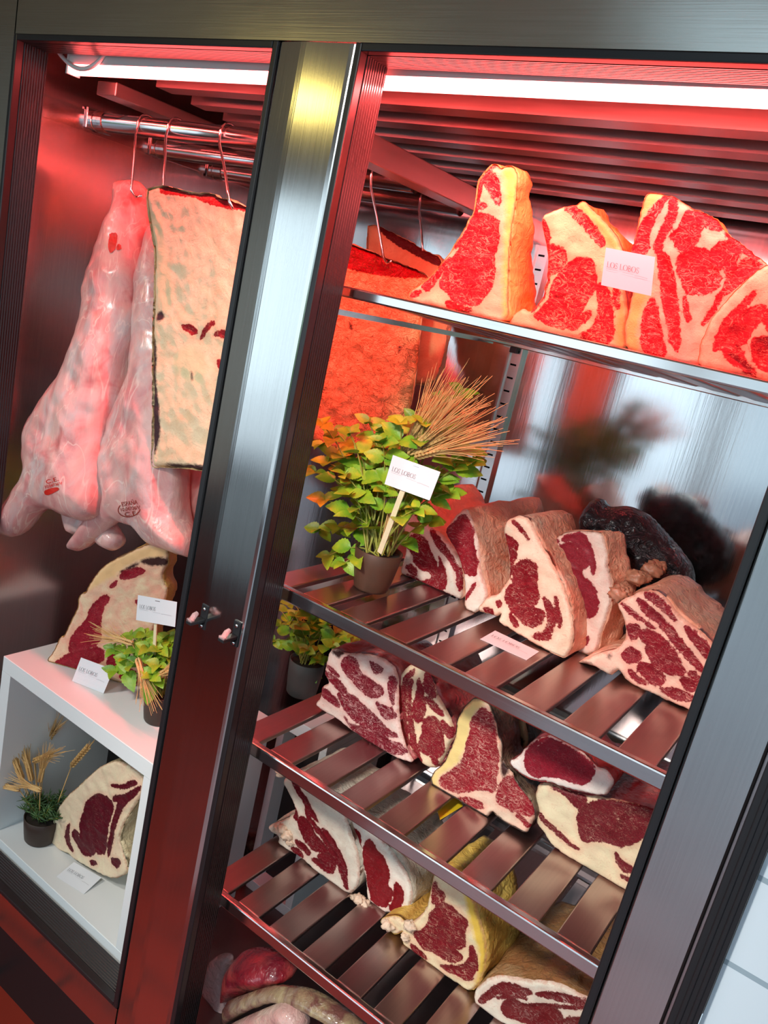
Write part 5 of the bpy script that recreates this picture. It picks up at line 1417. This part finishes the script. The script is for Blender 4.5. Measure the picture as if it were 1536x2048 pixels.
# ------------------------------------------------------------------ potted plants
rnd = random.Random(5)
C = np.array([-0.752, 0.245, S2 + 0.0005])
t = thing('potted_mint', 'bushy yellow-green mint in a brown clay pot on the slatted shelf', 'plant', C, 'potted herbs')
pot(t, C, 0.0465, 0.034, 0.080, MAT['pot_brown'], 0.010)
tips = [(648, 890), (632, 945), (650, 1000), (640, 1060), (660, 1110), (690, 1125), (668, 860), (700, 868), (738, 846), (765, 862), (800, 848), (828, 838), (850, 850), (720, 905), (752, 900), (690, 950), (725, 960), (775, 930), (770, 985), (735, 1010), (705, 1030), (745, 1050), (680, 1060), (765, 885), (655, 925), (900, 985), (880, 990), (935, 905), (945, 925), (910, 935), (860, 1045), (835, 1020), (812, 1080), (645, 850), (895, 800), (925, 790), (700, 990), (760, 1020)]
T3 = []
for i, (u, v) in enumerate(tips):
    dy = 0.055 * math.sin(i * 2.4)
    if u > 850:
        dy = 0.02
    T3.append(onY(u, v, C[1] + dy))
mint(t, C + np.array([0, 0, 0.072]), T3, rnd, 0.024)
Cg = np.array([onY(603, 1380, 0.585)[0], 0.585, PT + 0.0005])
t = thing('potted_mint', 'leafy mint in a grey pot on the white plinth, left of the shelves', 'plant', Cg, 'potted herbs')
pot(t, Cg, 0.048, 0.040, 0.098, MAT['pot_grey'], 0.012)
mint(t, Cg + np.array([0, 0, 0.09]), [onY(u, v, Cg[1] + 0.05 * math.sin(i * 2.1) - 0.02) for i, (u, v) in enumerate([(555, 1215), (585, 1205), (615, 1212), (640, 1228), (560, 1250), (600, 1255), (640, 1262), (680, 1262), (705, 1270), (718, 1288), (575, 1290), (615, 1300), (640, 1318), (625, 1350), (655, 1240), (590, 1230), (550, 1280), (665, 1290), (630, 1240), (600, 1280)])], rnd, 0.022, (0.036, 0.050))
Ct = np.array([-1.198, 0.190, CT + 0.0005])
t = thing('potted_mint', 'small broad-leaved mint in a dark brown pot on top of the white cube', 'plant', Ct, 'potted herbs')
pot(t, Ct, 0.041, 0.033, 0.074, MAT['pot_dark'], 0.012)
mint(t, Ct + np.array([0, 0, 0.066]), [onY(u, v, Ct[1] + dy) for u, v, dy in [(228, 1298, -.02), (232, 1342, -.03), (262, 1272, 0), (298, 1296, -.03), (322, 1298, -.02), (345, 1316, 0), (290, 1268, .02), (318, 1330, -.04), (252, 1318, -.04), (336, 1275, .02), (346, 1290, .02), (305, 1350, -.05), (275, 1300, -.02)]], rnd, 0.018, (0.036, 0.052), 0.55)
Lf = MB()
p = onY(305, 1362, Ct[1] - 0.045)
leaf(Lf, p, (0.01, -0.25, -1), (0.1, -1, 0.2), 0.058, 0.021, 0.2, 0.15)
Lf.build('drooping_leaf', MAT['mint'], t, True)
Cr = np.array([-1.505, 0.148, IB + 0.0005])
t = thing('potted_rosemary', 'dark bushy rosemary in a dark brown pot inside the white cube', 'plant', Cr, 'potted herbs')
pot(t, Cr, 0.047, 0.040, 0.070, MAT['pot_dark'], 0.010)
F, K = MB(), MB()
for i in range(34):
    th = rnd.uniform(0, 2 * math.pi)
    rr = rnd.uniform(0.012, 0.062)
    s = Cr + np.array([0.3 * rr * math.cos(th), 0.3 * rr * math.sin(th), 0.062])
    e = Cr + np.array([rr * 1.15 * math.cos(th), rr * math.sin(th), 0.062 + rnd.uniform(0.025, 0.062)])
    pts = bez(s, (s + e) / 2 + np.array([0, 0, .012]), e, 7)
    K.tube(pts, 0.0011, 5)
    for k in range(26):
        f = rnd.uniform(0.1, 1) * 5.99
        p = pts[int(f)] + (pts[int(f) + 1] - pts[int(f)]) * (f % 1)
        dr = np.array([rnd.uniform(-1, 1), rnd.uniform(-1, 1), rnd.uniform(-.1, 1.2)])
        leaf(F, p, dr, (rnd.uniform(-1, 1), -1, .5), rnd.uniform(.016, .026), 0.0016, 0.1, 0.3, False, 3)
K.build('stem', MAT['mint_stem'], t, True)
F.build('foliage', MAT['rosemary'], t, True)

# ------------------------------------------------------------------ wheat ears
def wheat(fu, items, grp, awn, n_awn=34, spread=0.2):
    for (lab, y, nk, tp, ytip) in items:
        ear('wheat_ear', lab, fu, onY(nk[0], nk[1], y), onY(tp[0], tp[1], ytip), rnd, awn, spread, grp, int(n_awn * 1.4))
f0 = C + np.array([0.004, -0.005, 0.076])
wheat(f0, [('uppermost bearded wheat ear fanning from the mint pot', .225, (803, 905), (838, 845), .225), ('second bearded wheat ear from the top in the mint pot', .235, (812, 906), (860, 840), .23),
           ('bearded wheat ear in the middle of the mint pot fan', .215, (818, 906), (878, 852), .205), ('second bearded wheat ear from the bottom in the mint pot', .225, (826, 908), (894, 872), .215), ('lowest bearded wheat ear in the mint pot, above the card', .21, (832, 912), (898, 895), .20)], 'wheat ears in the mint pot', 0.115, 42, 0.24)
f1 = Ct + np.array([-0.008, -0.012, 0.07])
wheat(f1, [('bearded wheat ear bending left across the rump cut', .165, (264, 1287), (228, 1276), .16), ('pale wheat ear drooping in front of the cube-top mint', .135, (276, 1318), (288, 1358), .13), ('wheat ear lying right across the rim of the cube-top pot', .145, (312, 1354), (345, 1338), .14)], 'wheat ears in the cube-top pot', 0.085, 26, 0.30)
f2 = Cr + np.array([0.002, -0.012, 0.064])
E2 = [('orange wheat ear leaning left, above the rosemary', .115, (44, 1558), (30, 1520), .11), ('wheat ear bent over to the far left edge of the cube', .11, (24, 1528), (3, 1512), .10), ('feathery orange wheat ear spread low at the left of the rosemary', .10, (38, 1579), (6, 1572), .09),
      ('upright wheat ear in the middle of the rosemary pot', .135, (63, 1560), (54, 1522), .135), ('short knotted wheat ear at the front of the rosemary', .105, (80, 1580), (66, 1575), .10), ('slim wheat ear right of the middle one', .14, (80, 1562), (85, 1536), .14),
      ('wheat ear leaning right over the rosemary', .15, (68, 1522), (103, 1509), .15), ('tallest wheat ear against the white cube side', .19, (66, 1465), (50, 1425), .19), ('dark upright wheat ear at the back of the cube', .20, (82, 1490), (80, 1456), .20), ('back wheat ear tilted right under the cube top', .21, (89, 1495), (108, 1460), .21)]
wheat(f2, E2, 'wheat ears in the rosemary pot', 0.075, 30, 0.22)
ear('wheat_ear', 'single pale wheat ear slanting right behind the rosemary', Cr + np.array([0.02, 0.012, 0.064]), onY(143, 1532, .20), onY(178, 1492, .20), rnd, 0.035, 0.25, 'wheat ears in the rosemary pot', 30)

# ------------------------------------------------------------------ name cards
def quad(y, pts):
    return [onY(u, v, y) for u, v in pts]
card('name_card', 'pink-lit card leaning on the cuts at the top shelf edge', quad(0.150, [(1212, 495), (1310, 514), (1302, 592), (1202, 570)]))
cy_ = C[1] - 0.06
card('name_card', 'white card on a wooden stick in front of the bushy mint', quad(cy_, [(786, 910), (881, 944), (859, 1001), (769, 968)]),
     stick=(onY(812, 962, cy_), onY(758, 1106, cy_ + 0.025), 0.0105))
card('name_card', 'pink-lit card lying flat on the slats before the middle cut', [p + np.array([0, 0, 0.001]) for p in (onZ(990, 1262, S2), onZ(1078, 1304, S2), onZ(1053, 1321, S2), onZ(960, 1279, S2))])
yb = 0.150
card('name_card', 'pink-lit card standing against the rump cut on the white cube', [onY(162, 1315, .158), onY(227, 1339, .168), onZ(207, 1387, CT + .0006), onZ(144, 1362, CT + .0006)])
card('name_card', 'white card on a wooden stick above the cube-top pot', quad(0.15, [(276, 1190), (354, 1204), (350, 1254), (272, 1240)]), stick=(onY(311, 1226, .1505), onY(304, 1372, .175), 0.009))
card('name_card', 'lilac-grey card propped on the floor of the white cube', [onZ(148, 1724, IB + .014), onZ(203, 1755, IB + .014), onZ(168, 1788, IB + .001), onZ(113, 1753, IB + .001)])
t = thing('yellow_tag', 'small yellow tag showing in a slat gap under the T-bone cut', 'tag', onY(898, 1618, .36))
MB().add([onZ(872, 1612, S3 - .03), onZ(918, 1592, S3 - .03), onZ(926, 1612, S3 - .03), onZ(880, 1640, S3 - .03), onZ(872, 1612, S3 - .031), onZ(918, 1592, S3 - .031), onZ(926, 1612, S3 - .031), onZ(880, 1640, S3 - .031)],
         [(0, 1, 2, 3), (7, 6, 5, 4), (0, 4, 5, 1), (1, 5, 6, 2), (2, 6, 7, 3), (3, 7, 4, 0)]).build('tag_sheet', MAT['yellow'], t)

# ------------------------------------------------------------------ wrapped pieces
def wrapped(name, label, pts, P0, T, R, mat, grp=None, lump=0.012, ls=22, pitch=0.0, rest=None, parts=()):
    pl = Plane(P0, 0, pitch)
    t = thing(name, label, 'meat', P0, grp)
    inflate('wrapped_meat', [(pl, smoothpoly([pl.uv(*c) for c in pts], 2), T, R)], mat, t, g=0.007, lump=lump, ls=ls, zmin=FZ + 0.0008)
    for (nm, q, dy, T2, R2, m2) in parts:
        p2 = Plane((P0[0], P0[1] + dy, P0[2]), 0, pitch)
        inflate(nm, [(p2, smoothpoly([p2.uv(*c) for c in q], 2), T2, R2)], m2, t, g=0.007, lump=lump, ls=ls, zmin=FZ + 0.0008)
    return t
def wetmeat(name, c1, c2, c3):
    m = fat_skin(name, c1, c2, c3, (0.12, 0.0, 0.01), 18, 0.3, 0.22, 0.5)
    m.node_tree.nodes['Principled BSDF'].inputs['Coat Weight'].default_value = 0.8
    m.node_tree.nodes['Principled BSDF'].inputs['Coat Roughness'].default_value = 0.06
    return m
MAT['bag_red'] = wetmeat('vacuum_red_meat', (0.40, 0.02, 0.03), (0.16, 0.01, 0.02), (0.50, 0.08, 0.07))
MAT['bag_pale'] = wetmeat('vacuum_pale_fat', (0.62, 0.42, 0.36), (0.50, 0.26, 0.24), (0.70, 0.58, 0.46))
MAT['bag_dark'] = wetmeat('vacuum_dark_meat', (0.10, 0.035, 0.035), (0.06, 0.02, 0.02), (0.30, 0.20, 0.16))
MAT['bag_bone'] = wetmeat('vacuum_long_bone', (0.42, 0.33, 0.18), (0.16, 0.06, 0.05), (0.34, 0.25, 0.20))
q = 360 / 1536
oc = (400, 1860, q)
P1 = onZ(470, 2035, FZ)
wrapped('vacuum_bag_of_beef', 'red vacuum-bagged beef with a loose clear bag end, on the cabinet base', crop(oc, [(230, 600), (235, 480), (260, 300), (340, 190), (420, 170), (560, 190), (720, 250), (770, 330), (800, 400), (720, 450), (640, 470), (500, 500), (330, 585)]), P1, 0.055, 0.05, MAT['bag_red'], 'vacuum-bagged beef on the base', 0.006,
        parts=[('clear_bag_end', crop(oc, [(5, 520), (50, 300), (150, 215), (240, 185), (295, 230), (255, 350), (235, 560), (230, 780), (120, 700)]), -0.005, 0.014, 0.03, MAT['clear_film'])])
wrapped('vacuum_bag_of_beef', 'long curved bone-in piece in dark shrink wrap, on the cabinet base', crop(oc, [(215, 640), (240, 600), (420, 535), (600, 475), (900, 505), (1100, 620), (1300, 760), (1450, 880), (1250, 860), (1000, 710), (800, 625), (650, 600), (400, 700), (260, 800), (225, 760)]), (P1[0], P1[1] - 0.05, P1[2]), 0.03, 0.03, MAT['bag_bone'], 'vacuum-bagged beef on the base', 0.004)
wrapped('vacuum_bag_of_beef', 'pale wrapped piece at the very bottom, in front of the long bone', crop(oc, [(200, 860), (260, 800), (500, 690), (700, 608), (800, 650), (880, 740), (920, 830), (880, 950), (500, 1000), (250, 960)]), (P1[0], P1[1] - 0.075, P1[2]), 0.03, 0.03, MAT['bag_pale'], 'vacuum-bagged beef on the base', 0.005)
wrapped('vacuum_bag_of_beef', 'small dark wrapped piece on the base beside the white plinth', [(455, 1680), (466, 1660), (500, 1655), (535, 1668), (548, 1690), (540, 1712), (500, 1722), (462, 1718)], (-1.13, 0.53, FZ + 0.02), 0.03, 0.03, MAT['bag_dark'], 'vacuum-bagged beef on the base', 0.005)
wrapped('black_plastic_bag', 'crumpled black plastic wrap behind the red oval-eyed cut', [(1165, 1030), (1180, 1000), (1205, 995), (1215, 1015), (1260, 1010), (1300, 1030), (1340, 1075), (1370, 1110), (1395, 1150), (1380, 1220), (1300, 1250), (1230, 1240), (1180, 1150), (1160, 1090)], onY(1250, 1150, 0.60), 0.07, 0.06, MAT['black_film'], None, 0.03, 26)
